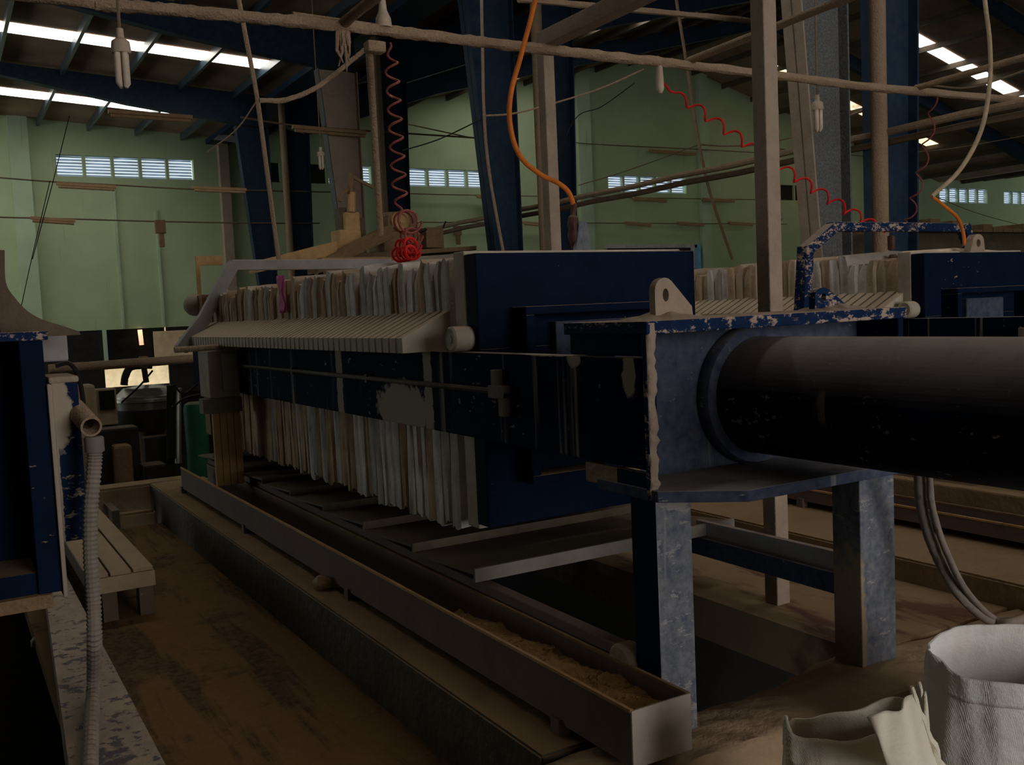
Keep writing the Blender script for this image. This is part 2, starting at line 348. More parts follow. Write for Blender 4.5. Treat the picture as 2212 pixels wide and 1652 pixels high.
# cross sill carrying the legs, with heaped clay
def sill(u, v):
    x = 1.53+u*(3.95-1.53); prof = [(2.52, -.35), (2.53, -.02), (2.47, .004), (2.34, .012), (2.226, .0), (2.215, -.012), (2.212, -.35)]
    k = v*(len(prof)-1); i = min(int(k), len(prof)-2); t = k-i
    y = prof[i][0]*(1-t)+prof[i+1][0]*t; z = prof[i][1]*(1-t)+prof[i+1][1]*t
    bump = math.exp(-((x-2.95)/.32)**2)
    if .12 < v < .9: y += bump*.05*(1 if v < .4 else -.6); z += .012*bump+.004*math.sin(x*31+y*50)
    return Vector((x, y+.012*math.sin(x*7), z))
struct(MB().sheet(sill, 70, 24).build('trim_2', 'sill', smooth=True))
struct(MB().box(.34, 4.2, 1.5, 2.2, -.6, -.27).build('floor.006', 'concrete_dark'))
# left edge strip of the walkway
b = MB(); b.prism([(.20, 2.2, -.1), (.56, 2.2, -.1), (.575, 8.0, -.1), (.53, 8.0, -.1)], (0, 0, -.4)); struct(b.build('trim_3', 'stripe'))
# far end of the walkway: an opening with cross beams
struct(MB().box(.6, 1.9, 9.05, 9.33, -.5, .0, .02).build('trim_4', 'concrete'))
struct(MB().box(.7, 1.53, 8.82, 8.95, -.36, -.2, .02).build('trim_5', 'concrete'))
struct(MB().box(1.14, 1.2, 8.6, 9.1, -.5, -.12).build('trim_6', 'concrete_dark'))
BG = True
# back wall with louvred clerestory windows
WIN = [(2.76, 6.01, 5.08, 5.60), (7.65, 10.90, 5.08, 5.60), (12.02, 15.27, 5.08, 5.60), (19.13, 22.45, 5.08, 5.62), (26.9, 28.4, 4.95, 5.50), (36.0, 39.25, 5.02, 5.64), (40.4, 43.6, 5.02, 5.60)]
b = MB()
def wall_piece(x0, x1, z0, z1):
    n = max(1, int((x1-x0)/2))
    if z1 is not None: b.box(x0, x1, YB, YB+.2, z0, z1); return
    cuts = sorted({x0, x1, *[c for c in (6.6, 21.4, 36) if x0 < c < x1]})
    for a, c in zip(cuts, cuts[1:]): b.prism([(a, YB, z0), (c, YB, z0), (c, YB, roof_z(c-.001)), (a, YB, roof_z(a+.001))], (0, .2, 0))
lo = lambda x: 1.345 if x < 6.6 else -.55
xs = sorted({-12, 6.6, 48, *[w[0] for w in WIN], *[w[1] for w in WIN]})
for a, c in zip(xs, xs[1:]):
    w = next((w for w in WIN if abs(w[0]-a) < 1e-6), None)
    if w: wall_piece(a, c, lo(a), w[2]); wall_piece(a, c, w[3], None)
    else: wall_piece(a, c, lo(a), None)
struct(b.build('wall_back', 'wall'))
for i, (x, w, z0) in enumerate([(2.0, .42, 1.35), (18.2, .5, -.5), (23.2, .4, -.5), (30.5, .4, -.5), (11.2, .4, -.5), (-2.5, .4, 1.35)]):
    struct(MB().box(x-w/2, x+w/2, YB-.14, YB, z0, roof_z(x)).build('trim_%d' % (10+i), 'pilaster'))
struct(MB().box(6.62, 6.86, YB-.22, YB, -.5, 6.0).build('trim_17', 'column_brown'))
for i, (x0, x1, z0, z1) in enumerate(WIN):
    fr = struct(MB().box(x0, x1, YB+.10, YB+.17, z0-.03, z0).box(x0, x1, YB+.10, YB+.17, z1, z1+.03).build('window_%d' % (i+1), 'grey_box'))
    n = 2 if i == 4 else 5; pw = (x1-x0)/n
    for k in range(n):
        MB().box(x0+k*pw-.035, x0+k*pw+.035, YB+.02, YB+.17, z0, z1).build('mullion', 'wall', fr)
        if i in (1,) and k < 3 or i == 4: MB().box(x0+k*pw+.03, x0+(k+1)*pw-.03, YB+.1, YB+.14, z0, z1).build('pane', 'dark', fr); continue
        g = MB(); ns = 7; h = (z1-z0)/ns
        for q in range(ns):
            zc = z0+(q+.5)*h; g.prism([(x0+k*pw+.04, YB+.05, zc-h*.42), (x0+k*pw+.04, YB+.056, zc-h*.42), (x0+k*pw+.04, YB+.136, zc+h*.45), (x0+k*pw+.04, YB+.13, zc+h*.45)], (pw-.08, 0, 0))
        g.build('pane', 'louvre', fr)
# what is under the left part of the back wall: panels whose dark colour stands in for the unlit store, a gap that shows a sunlit outside wall
struct(MB().box(-12, 3.52, YB+.02, YB+.12, -.55, 1.345).box(5.06, 6.6, YB+.02, YB+.12, -.55, 1.345).box(3.52, 5.06, YB+.3, YB+.4, .47, 1.5).build('wall_back_shade', 'dark'))
struct(MB().box(4.72, 6.6, YB-.06, YB+.0, .45, 1.25).build('wall_back.002', 'cream'))
struct(MB().box(1.0, 12, YB+6.0, YB+6.2, -.55, 1.6).build('wall_outside', 'cream'))
struct(MB().box(3.53, 3.62, YB-.05, YB+.05, .4, 1.345).build('trim_18', 'pilaster'))
# framed door in the back wall beyond the near press
d1 = struct(MB().box(19.0, 22.5, YB-.08, YB-.02, -.5, 3.28).build('door_1', 'purple'))
MB().box(18.9, 22.75, YB-.12, YB-.01, 3.24, 3.36).build('door_frame', 'white_frame', d1)
MB().box(22.48, 22.62, YB-.14, YB-.01, -.5, 3.3).build('door_frame', 'white_frame', d1)
MB().box(22.63, 22.9, YB-.12, YB-.01, -.5, 3.34).build('door_frame', 'lit_gap', d1, label='bright blue strip in place of the lit gap at right')  # blue colour stands in for light showing through a gap beside the door
# small things on the wall
for x_, z0_, z1_, lab in ((4.03, 1.36, 4.9, 'thin conduit running down the left green wall'), (5.0, 1.36, 4.3, 'second thin conduit on the left green wall, nearer the corner')):
    tag(MB().box(x_-.03, x_+.03, YB-.05, YB, z0_, z1_).build('wall_conduit', 'pilaster'), lab, 'conduit', 'wall conduits')
q1, q2, q3, q4 = [atY(x, y, 24.5) for x, y in ((462, 300), (500, 270), (521, 268), (516, 308))]
tag(MB().prism([q1, q2, q3, q4], (0, .06, 0)).build('pale_sheet', 'white_frame'), 'pale sheet stuck under the roof in the corner by the far column', 'sheet')
# roof
def roof_sheet(x0, x1, y0=-9, y1=26.1, t=.06):
    r = MB(); r.prism([(x0, y0, roof_z(x0+.001)), (x1, y0, roof_z(x1-.001)), (x1, y0, roof_z(x1-.001)+t), (x0, y0, roof_z(x0+.001)+t)], (0, y1-y0, 0)); return r
for i, (x0, x1) in enumerate([(-12, 6.6), (6.6, 21.4), (21.4, 36), (36, 48)]):
    struct(roof_sheet(x0, x1).build('ceiling' if i == 0 else 'ceiling.%03d' % i, 'roof'))
struct(MB().box(6.35, 6.95, -9, 26, 6.0, 6.12).build('trim_19', 'teal'))
struct(MB().box(-12, 48, -9.2, -9.0, 4.6, 7.5).box(-12, 1.6, -9.2, -9, -.75, 4.6).box(7.4, 48, -9.2, -9, -.75, 4.6).build('wall_front', 'wall'))
struct(MB().box(-12.2, -12, -9, 26, 5.0, 7.4).box(-12.2, -12, -9, 18.5, -.75, 5.0).build('wall_left', 'wood_dark'))
struct(MB().box(48, 48.2, -9, 26, -.75, 8).build('wall_right', 'wall'))
k = 20
for x in [-3.05+1.1*i for i in range(9)]+[8.0+1.35*i for i in range(21)]+[37.5, 39, 40.5, 42]:
    z = roof_z(x); struct(MB().box(x-.03, x+.03, 4.0 if x > 7 else 10.7, 25.9, z-.17, z-.012).build('trim_%d' % k, 'purlin' if x < 7 else 'purlin_brown')); k += 1
wn = 8
for (x0, x1, ya, yb) in [(-6, 5.85, 18.2, 18.78), (-6, 5.05, 23.0, 23.65), (-0.4, 5.8, 7.2, 7.85), (2.6, 5.8, 2.6, 3.1), (12.4, 15.9, 17.95, 18.45), (12.6, 16.4, 23.5, 24.3),
                         (23.6, 31.2, 18.45, 18.95), (23.6, 32.6, 23.25, 23.75), (9.0, 14, 2.0, 2.7), (12, 20, 8, 8.6)]:  # strips nearer the camera are out of view, added to light the presses
    b = MB(); b.prism([(x0, ya, roof_z(x0)-.02), (x1, ya, roof_z(x1)-.02), (x1, ya, roof_z(x1)-.005), (x0, ya, roof_z(x0)-.005)], (0, yb-ya, 0))
    struct(b.build('window_%d' % wn, 'skylight_dirty' if ya > 22.5 and x0 > 20 else 'skylight')); wn += 1
# ---------------------------------------------------------------- portal frames
FY = [5.5, 10.6, 15.7, 20.8]; FW = ['nearest the camera', 'second from the camera', 'third from the camera', 'farthest from the camera']
FM = [('teal_dusty', 'teal'), ('teal', 'teal'), ('column_brown', 'teal'), ('teal', 'teal')]
FD = [('blue steel column coated in grey dust', 'clean blue steel column'), ('wide dark blue tapered steel column', 'narrow dark blue steel column'), ('brown caked steel column with pale edge', 'dark blue steel column behind the red coiled hose'), ('blue tapered steel column at the far end', 'blue straight steel column at the far end')]
for Y, wd, (ma, mb), (da, db) in zip(FY, FW, FM, FD):
    c = thing('steel_column', (6.2, Y, -.55), da+', left one of the column pair '+wd, 'column', 'steel columns in the valley')
    zt = 5.50; zb = -.60; xl = lambda z: 6.10-.087*(z-1.2)
    w = MB(); w.prism([(xl(zb), Y, zb), (6.40, Y, zb), (6.42, Y, zt), (xl(zt), Y, zt)], (0, .015, 0)); w.build('web', ma, c)
    w = MB(); w.prism([(xl(zb), Y-.09, zb), (xl(zb)+.016, Y-.09, zb), (xl(zt)+.016, Y-.09, zt), (xl(zt), Y-.09, zt)], (0, .2, 0)); w.build('flange', 'post' if ma == 'teal_dusty' else 'teal_dusty' if ma != 'teal' else 'teal', c)
    MB().box(6.40, 6.418, Y-.09, Y+.11, zb, zt).build('flange', ma, c)
    c = thing('steel_column', (7.0, Y, -.55), db+', right one of the column pair '+wd, 'column', 'steel columns in the valley')
    w = MB(); w.prism([(6.82, Y, zb), (7.16, Y, zb), (7.30, Y, zt-.1), (6.82, Y, zt)], (0, .015, 0)); w.build('web', mb, c)
    MB().box(6.80, 6.82, Y-.09, Y+.11, zb, zt).build('flange', mb, c)
    w = MB(); w.prism([(7.16, Y-.09, zb), (7.18, Y-.09, zb), (7.32, Y-.09, zt-.1), (7.30, Y-.09, zt-.1)], (0, .2, 0)); w.build('flange', mb, c)
    # rafters
    r = thing('rafter', (0, Y, 6.2), 'blue steel roof rafter running left from the column pair '+wd, 'beam', 'roof rafters')
    bot = [(-12, 6.55), (0, 6.34), (1.4, 6.20), (3.6, 5.82), (5.84, 5.55)]
    pts = [(x, Y, z) for x, z in bot]+[(6.42, Y, 5.501), (6.42, Y, roof_z(6.42)-.03), (-12, Y, roof_z(-12)-.03)]
    w = MB(); w.prism(pts, (0, .015, 0)); w.build('web', 'teal', r)
    w = MB()
    for (a, c_) in zip(bot+[(6.42, 5.5)], (bot+[(6.42, 5.5)])[1:]): w.prism([(a[0], Y-.09, a[1]), (c_[0], Y-.09, c_[1]), (c_[0], Y-.09, c_[1]-.015), (a[0], Y-.09, a[1]-.015)], (0, .2, 0))
    w.build('flange', 'teal', r)
    r = thing('rafter', (14, Y, 7.5), 'dark blue steel roof rafter rising right from the column pair '+wd, 'beam', 'roof rafters')
    pts = [(6.82, Y, 5.6), (7.3, Y, 5.4), (10.5, Y, roof_z(10.5)-.55), (21.4, Y, 9.2), (32, Y, roof_z(32)-.5), (36, Y, 5.0), (36, Y, 5.80), (21.4, Y, 9.6), (6.82, Y, 6.17)]
    w = MB(); w.prism(pts, (0, .015, 0)); w.build('web', 'teal', r)
    w = MB()
    for a, c_ in zip(pts[1:5], pts[2:6]): w.prism([(a[0], Y-.09, a[2]), (c_[0], Y-.09, c_[2]), (c_[0], Y-.09, c_[2]-.015), (a[0], Y-.09, a[2]-.015)], (0, .2, 0))
    w.build('flange', 'teal', r)
# rain pipes between the pairs
for (x, y, r, lab) in [(6.62, 5.3, .066, 'thick tan downpipe between the two columns nearest the camera'), (6.58, 10.25, .072, 'tan downpipe between the pair of dark blue columns behind the orange hose'), (6.63, 15.3, .075, 'tan downpipe between brown column and blue column behind red coil'), (6.66, 20.5, .07, 'thin brown downpipe between the farthest blue columns')]:
    tag(MB().tube([(x, y, -.5+i*.5) for i in range(14)], r, 14, .03).build('downpipe', 'pipe', smooth=True), lab, 'pipe', 'downpipes')
for dx, dz, lab in ((0, 0, 'upper of two long dusty pipes running along the column valley'), (.07, -.07, 'lower of two long dusty pipes running along the column valley')):
    tag(MB().tube([(6.66+dx, 3.0+i*.8, 2.69+dz-(.012 if i % 2 else 0)) for i in range(14)], .03, 8, .08).build('long_pipe', 'wire' if dx else 'pipe', smooth=True), lab, 'pipe', 'valley pipes')
BG = False
# ---------------------------------------------------------------- filter presses
PITCH = .078
def cloth_mesh(seed):
    rnd = random.Random(seed); h = PITCH/2-.0005; b = MB(); zb = .425; zt = 1.63+rnd.uniform(-.02, .02)
    loop = [(-1, -1, .005), (-1, -.55, 0), (-1, 0, rnd.uniform(-.003, .004)), (-1, .55, 0), (-1, 1, .005), (-.85, 1, 0), (0, 1, 0), (1, 1, 0), (1, -1, 0), (0, -1, 0), (-.85, -1, 0)]
    ph = [rnd.uniform(0, 6.28) for _ in loop]; off = rnd.uniform(-.011, .008); nz = 18; rings = []; shift = rnd.uniform(-.025, .03); peak = rnd.uniform(.0, .045)
    for j in range(nz+1):
        t = j/nz; ring = []
        for i, (sx, sy, ins) in enumerate(loop):
            x = 2.515+sx*.557+((off*(.25+.75*t)+ins+.0045*math.sin(ph[i]+t*7)) if sx == -1 else 0)
            z = zb+(zt-zb)*t; y = sy*h+(.0025*math.sin(ph[i]+t*9) if sx < 0 else 0)
            if j == 0: z += .010*math.sin(ph[i]*2)
            if j == nz: y = y*.75+shift; z += peak*(1-abs(sy)*.6)+.01*math.sin(ph[i]*3)-(.012 if sx == -1 else 0); x += .012 if sx == -1 else 0
            ring.append(b.bm.verts.new((x, y, z)))
        rings.append(ring)
    n = len(loop)
    for A, B in zip(rings, rings[1:]):
        for k_ in range(n): b.bm.faces.new((A[k_], A[(k_+1) % n], B[(k_+1) % n], B[k_]))
    b.bm.faces.new(rings[0][::-1])
    c = b.bm.verts.new((2.5, shift, zt+peak+.015))
    for k_ in range(n): b.bm.faces.new((rings[-1][k_], rings[-1][(k_+1) % n], c))
    return b
def plate_body():
    b = MB(); pts = [(1.73, 1.232), (1.79, 1.232), (2.0, 1.232), (2.0, .44), (3.03, .44), (3.03, 1.232), (3.27, 1.232), (3.27, 1.297), (3.03, 1.413), (3.03, 1.60), (2.0, 1.60), (2.0, 1.413), (1.975, 1.413), (1.73, 1.297)]
    b.prism([(x, -.029, z) for x, z in pts], (0, .058, 0)); return b
_p0 = plate_body().build('plate_body', 'plate'); _p0.data.name = 'plate_body'; PLATE_ME = _p0.data; bpy.data.objects.remove(_p0)
CLOTH_ME = []
for s_ in range(9):
    o = cloth_mesh(100+s_).build('filter_cloth', 'cloth', smooth=True); CLOTH_ME.append(o.data); bpy.data.objects.remove(o)
CL = [((.40, .36, .32), 'pale grey'), ((.34, .25, .17), 'tan'), ((.46, .42, .40), 'whitish'), ((.26, .18, .115), 'brown'), ((.38, .30, .22), 'beige'), ((.31, .28, .25), 'grey')]
def plates(dx, y0, n, where, grp, tone):
    for i in range(n):
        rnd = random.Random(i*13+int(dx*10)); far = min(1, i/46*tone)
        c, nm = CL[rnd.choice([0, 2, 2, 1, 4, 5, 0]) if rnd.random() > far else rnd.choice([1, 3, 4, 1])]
        e = thing('filter_plate', (dx, y0+i*PITCH, 0), nm+' cloth filter plate, '+nth(i+1)+' behind '+where, 'filter plate', grp)
        p = bpy.data.objects.new('plate_body', PLATE_ME); COL.objects.link(p); p.parent = e
        f = bpy.data.objects.new('filter_cloth', CLOTH_ME[rnd.randrange(9)]); COL.objects.link(f); f.parent = e
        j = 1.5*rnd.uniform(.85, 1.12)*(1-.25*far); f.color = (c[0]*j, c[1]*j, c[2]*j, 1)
        f.location = (rnd.uniform(-.004, .004), 0, rnd.uniform(-.02, .02)-.01*far)
plates(0, 3.90, 58, 'the blue pusher of the near press', 'filter plates of the near press', 1.0)
plates(3.44, 4.17, 44, 'the blue pusher of the right press', 'filter plates of the right press', .9)
def press(dx, yp, label, mount, yend):
    """yp: front face of the pusher plate"""
    P = thing('filter_press', (2.48+dx, 2.45, 0), label, 'filter press')
    X = lambda x: x+dx
    def B(name, mat, *bx, bev=.006, par=None, lab=None):
        b = MB()
        for q in bx: b.box(X(q[0]), X(q[1]), q[2], q[3], q[4], q[5])
        return b.build(name, mat, par or P, bev=bev, label=lab)
    # rails
    B('side_rail', 'blue_rail', (1.88, 1.935, 2.40, yend, .878, 1.232))
    B('side_rail', 'blue_rail', (3.045, 3.10, 2.40, yend, .878, 1.232))
    # fixed head at the far end
    B('fixed_head', 'brown', (1.94, 3.04, yend-.22, yend-.04, .45, 1.64))
    # pusher plate with its raised frame
    pu = B('pusher_plate', 'blue', (1.94, 3.12, yp, yp+.10, 1.24, 1.64), (1.945, 3.035, yp, yp+.10, .485, 1.24))
    B('pusher_edge', 'plate', (1.938, 3.121, yp+.101, yp+.20, 1.24, 1.655), (1.95, 3.035, yp+.101, yp+.20, .462, 1.24), par=pu, lab='grey plastic sealing plate behind the blue face')
    B('raised_frame', 'blue', (2.10, 2.92, yp-.12, yp-.001, 1.375, 1.41), (2.10, 2.145, yp-.12, yp-.001, .70, 1.375), (2.875, 2.92, yp-.12, yp-.001, .70, 1.375), (2.10, 2.92, yp-.12, yp-.001, .665, .70), par=pu)
    B('rod_pad', 'blue_dusty', (2.29, 2.68, yp-.05, yp-.001, .88, 1.34), par=pu)
    w = MB(); w.lathe((X(1.845), yp+.085, 1.287), (1, 0, 0), [(0, .018), (.003, .02), (.003, .040), (.0, .045), (.008, .054), (.085, .054), (.09, .05), (.095, .05)], 24); w.build('rail_roller', 'plate', pu, smooth=True)
    w = MB(); w.lathe((X(3.10), yp+.09, 1.288), (1, 0, 0), [(0, .05), (.06, .054), (.12, .05)], 20); w.build('rail_roller', 'plate', pu, smooth=True)
    # guide rod on the near rail
    w = MB(); w.tube([(X(1.86), 3.30+i*.4, 1.086) for i in range(11)], .012, 8, .06); gr = w.build('guide_rod', 'rebar', P, smooth=True)
    w = MB(); w.box(X(1.845), X(1.879), 3.27, 3.31, 1.085, 1.17); w.box(X(1.845), X(1.879), 3.22, 3.26, .99, 1.085); w.box(X(1.835), X(1.88), 3.22, 3.32, 1.06, 1.11); w.build('rod_bracket', 'tray_edge', gr, bev=.004)
    for q in (4.6, 5.8, 7.0): MB().box(X(1.85), X(1.881), q, q+.03, 1.065, 1.107).build('rod_bracket', 'rebar', gr)
    if mount:
        Y0 = 2.37; mp = B('thrust_plate', 'blue_dusty', (1.89, 3.07, 2.56, 2.64, .80, 1.34))
        B('side_plate', 'blue_edge', (1.872, 1.905, Y0, 2.39, .79, 1.343), bev=.003, lab='front edge caked with pale clay')
        w = MB(); rnd = random.Random(5); rw = [max(.0005, rnd.choice([.002, .004, .008, .014])+rnd.gauss(0, .003)) for _ in range(28)]
        def clay(u, v):
            z = .80+.54*u; i_ = u*len(rw); k0 = min(int(i_), len(rw)-1); k1 = min(k0+1, len(rw)-1); wd = rw[k0]+(rw[k1]-rw[k0])*(i_-k0); a = (v-.5)*math.pi
            return Vector((X(1.887)+math.sin(a)*(.012+wd*.6)+wd*.4, Y0-.0005-math.cos(a)*max(.001, wd*.9), z))
        w.sheet(clay, 90, 8); w.build('clay_crust', 'post', P, smooth=True)
        B('side_plate', 'blue', (1.881, 1.905, 2.391, 2.80, 1.236, 1.343)); B('side_plate', 'blue', (1.882, 1.905, 2.391, 2.56, .79, .87)); B('side_plate', 'blue', (3.05, 3.08, Y0, 2.9, .79, 1.343))
        # top flange with two lifting lugs
        tf = B('top_flange', 'blue_edge', (1.87, 3.085, Y0-.01, 2.82, 1.305, 1.346), bev=.004)
        for lx, nm, sc_ in ((2.02, 'lifting_lug', 1.0), (2.76, 'lifting_lug', .62)):
            w = MB(); y = 2.50; n = 10
            out = [(lx-.0, 1.345)]+[(lx+.042-.042*math.cos(a*math.pi/8), 1.44+.042*math.sin(a*math.pi/8)) for a in range(0, 7)]+[(lx+.155, 1.385), (lx+.16, 1.345)]
            hole = [(lx+.045+.013*math.cos(2*math.pi*q/12), 1.425+.022*math.sin(2*math.pi*q/12)) for q in range(12)]
            # plate with a hole: bridge outline and hole
            fo = [w.bm.verts.new((p[0], y, p[1])) for p in out]; fi = [w.bm.verts.new((p[0], y, p[1])) for p in hole]
            es = [w.bm.edges.new((fo[q], fo[(q+1) % len(fo)])) for q in range(len(fo))]+[w.bm.edges.new((fi[q], fi[(q+1) % 12])) for q in range(12)]
            bmesh.ops.triangle_fill(w.bm, edges=es, use_beauty=True)
            g = bmesh.ops.extrude_face_region(w.bm, geom=list(w.bm.faces))
            for v in [v for v in g['geom'] if isinstance(v, bmesh.types.BMVert)]: v.co.y += .03
            for v in w.bm.verts: v.co.x += dx; v.co.z = 1.345+(v.co.z-1.345)*sc_
            w.build(nm, 'post' if lx < 2.5 else 'blue_edge', tf, label='lug fully caked in pale clay' if lx < 2.5 else 'lug half caked in clay')
        # heaped clay on the flange
        for lo_, hi_ in ((1.90, 2.2), (2.74, 2.98)):
            w = MB(); xm = (lo_+hi_)/2
            w.sheet(lambda u, v: Vector((X(lo_+(hi_-lo_)*u), 2.40+.25*v, 1.344+.030*math.sin(math.pi*u)**.7*math.sin(math.pi*v)*(.7+.2*math.sin(u*9+v*5)+.1*math.sin(u*21-v*13)))), 40, 20); w.build('clay_heap', 'post', tf, smooth=True)
        # bottom flange: a plate whose front edge juts out in the middle
        w = MB(); w.prism([(X(1.875), 2.34, .785), (X(2.085), 2.165, .785), (X(2.88), 2.165, .785), (X(3.08), 2.34, .785), (X(3.08), 2.66, .785), (X(1.875), 2.66, .785)], (0, 0, .036)); w.build('bottom_flange', 'blue_dusty', P, bev=.004)
        # cylinder
        cy = MB(); cy.lathe((X(2.48), 2.56, 1.063), (0, -1, 0), [(0, .205), (.5, .205), (1.2, .205), (1.75, .205)], 64); cy = cy.build('cylinder', 'cyl', P, smooth=True)
        w = MB(); w.lathe((X(2.48), 2.559, 1.063), (0, -1, 0), [(0, .206), (0, .245), (.035, .245), (.05, .238), (.055, .206)], 64, caps=False); w.build('cylinder_collar', 'blue_dusty', cy, smooth=True)
        w = MB(); w.lathe((X(2.48), 2.641, 1.063), (0, 1, 0), [(0, .09), (yp-.06-2.641, .09)], 32); w.build('piston_rod', 'steel', cy, smooth=True)
        # legs
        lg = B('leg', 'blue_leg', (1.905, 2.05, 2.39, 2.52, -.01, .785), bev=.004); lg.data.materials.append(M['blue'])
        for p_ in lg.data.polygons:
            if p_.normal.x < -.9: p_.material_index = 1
        B('leg', 'blue_leg', (2.86, 3.05, 2.40, 2.53, -.01, .785), bev=.004)
        B('end_cap', 'concrete', (1.883, 1.96, 2.53, 2.74, .80, .87))
    return P
press(0, 3.56, 'near dark blue filter press with its big horizontal cylinder towards the camera', True, 8.6)
press(3.44, 3.98, 'right filter press behind the cylinder of the near one', False, 7.9)
lug = MB()
q = atY(2105, 545, 4.03); a = [Vector((q.x+.075*math.cos(t*math.pi/9)*.8, 4.0, 1.715+.045*math.sin(t*math.pi/9))) for t in range(10)]
pts = [Vector((q.x+.07, 4.0, 1.641))]+a+[Vector((q.x-.09, 4.0, 1.641))]
fo = [lug.bm.verts.new(p) for p in pts]; fi = [lug.bm.verts.new((q.x+.0+.022*math.cos(t*math.pi/6), 4.0, 1.70+.026*math.sin(t*math.pi/6))) for t in range(12)]
bmesh.ops.triangle_fill(lug.bm, edges=[lug.bm.edges.new((fo[i], fo[(i+1) % len(fo)])) for i in range(len(fo))]+[lug.bm.edges.new((fi[i], fi[(i+1) % 12])) for i in range(12)], use_beauty=True)
g = bmesh.ops.extrude_face_region(lug.bm, geom=list(lug.bm.faces))
for v in [v for v in g['geom'] if isinstance(v, bmesh.types.BMVert)]: v.co.y += .05
lug.build('lifting_lug', 'post', bpy.data.objects['filter_press.001'], label='pale clay coated lug on top of the pusher')
# arches carrying the cloth washers
def arch(xa, Y, za, zb, x1, lab, mat, w=.07):
    e = thing('washing_arch', (xa[0], Y, za), lab, 'frame', 'arches over the presses')
    MB().bar((xa[0], Y, za), (xa[1], Y, zb-.13), w, w*1.3, Vector((0, 1, 0))).build('post', mat, e, bev=.006)
    MB().bar((xa[1]-.01, Y, zb-.16), (xa[2], Y, zb), w, w*1.2, Vector((0, 1, 0))).build('post', mat, e, bev=.006)
    MB().bar((xa[2]-.03, Y, zb), (x1, Y, zb), w, w*.9).build('crossbar', mat, e, bev=.006)
    MB().bar((x1, Y, zb+.02), (x1+.35, Y, za), w, w*1.2, Vector((0, 1, 0))).build('post', mat, e, bev=.006)
    return e
arch((4.95, 5.0, 5.26), 4.6, 1.25, 1.86, 6.66, 'blue arch with dust scrapes standing over the right press', 'blue_edge')
e = thing('washing_arch', (1.75, 8.0, 1.25), 'pale blue grey arch over the far end of the near press', 'frame', 'arches over the presses')
MB().bar((1.66, 8.0, 1.20), (1.86, 8.0, 1.44), .10, .10, Vector((0, 1, 0))).build('post', 'grey_blue', e, bev=.006)
MB().bar((1.83, 8.0, 1.40), (2.12, 8.0, 1.87), .09, .09, Vector((0, 1, 0))).build('post', 'grey_blue', e, bev=.006)
MB().bar((2.10, 8.0, 1.86), (3.5, 8.0, 1.85), .08, .085).build('crossbar', 'grey_blue', e, bev=.006)
MB().bar((3.5, 8.0, 1.87), (3.72, 8.0, 1.25), .08, .085, Vector((0, 1, 0))).build('post', 'grey_blue', e, bev=.006)
# drip tray under the plates
t = thing('drip_tray', (2.5, 5.5, .3), 'dark stepped steel drip tray under the plates of the near press', 'tray')
for i in range(8):
    y = 3.56+i*.62
    w = MB(); w.prism([(1.86, y, .30), (3.32, y, .30), (3.25, y+.66, .262), (1.86, y+.66, .262)], (0, 0, .012)); w.build('tray_panel', 'tray', t)
    MB().box(1.862, 3.318, y-.012, y+.004, .268, .325 if i == 0 else .318).build('panel_lip', 'tray_edge' if i == 0 else 'tray', t)
for x in (1.90, 3.12):
    r_ = MB().box(x, x+.055, 2.56, 8.4, .165, .255).build('tray_rail', 'trough' if x < 2 else 'blue_dusty', t, bev=.005)
    MB().box(x, x+.055, 2.60, 8.4, -.002, .164).build('rail_web', 'concrete', r_) if x < 2 else None
    if x < 2:
        w = MB(); w.lathe((x-.02, 2.58, .20), (1, 0, 0), [(0, .06), (.01, .07), (.06, .07), (.075, .062)], 20); w.build('end_roller', 'post', r_, smooth=True)
MB().bar((3.15, 2.53, .3), (3.15, 3.62, .29), .03, .085).build('tray_rail', 'grey_blue', t)
# slurry troughs
def trough(x0, x1, y0, y1, z0, z1, lab, fill):
    e = thing('slurry_trough', ((x0+x1)/2, y0, z0), lab, 'trough', 'slurry troughs')
    MB().box(x0, x0+.006, y0, y1, z0, z1).build('side_wall', 'trough', e); MB().box(x1-.006, x1, y0, y1, z0, z1).build('side_wall', 'trough', e)
    MB().box(x0+.006, x1-.006, y0, y1, z0, z0+.006).build('bottom', 'trough', e); MB().box(x0-.002, x1+.002, y0-.006, y0, z0, z1).build('end_wall', 'trough_lit', e)
    MB().box(x0-.004, x0+.008, y0, y1, z1-.008, z1+.002).build('rim', 'tan', e); MB().box(x1-.008, x1+.004, y0, y1, z1-.008, z1+.002).build('rim', 'rust', e)
    if fill:
        w = MB(); w.sheet(lambda u, v: Vector((x0+.008+u*(x1-x0-.016), y0+.004+v*1.5, z0+.06+.06*max(0, 1-v)**.8+.012*math.sin(u*9+v*23)+.006*math.sin(v*71+u*17)+random.uniform(0, .008))), 12, 90)
        o = w.build('clay_fill', 'slurry', e, smooth=True, label='ochre clay crust lying in the trough')
    y = y0+.38
    while y < y1: MB().box(x0-.012, x0+.03, y, y+.05, z0-.04, z0+.015).build('foot', 'trough', e); MB().box(x1-.03, x1, y, y+.05, z0-.04, z0+.0).build('foot', 'trough', e); y += 1.9
trough(1.665, 1.885, 2.235, 8.35, .04, .215, 'long steel trough with clay crust, at the foot of the near press', True)
trough(4.48, 4.70, 1.9, 8.5, .155, .235, 'long shallow trough at the foot of the right press', False)
tag(MB().box(4.72, 4.80, 1.9, 8.3, .116, .33).build('rail_beam', 'concrete', bev=.01), 'long clay coated beam under the right press beside its trough', 'beam')
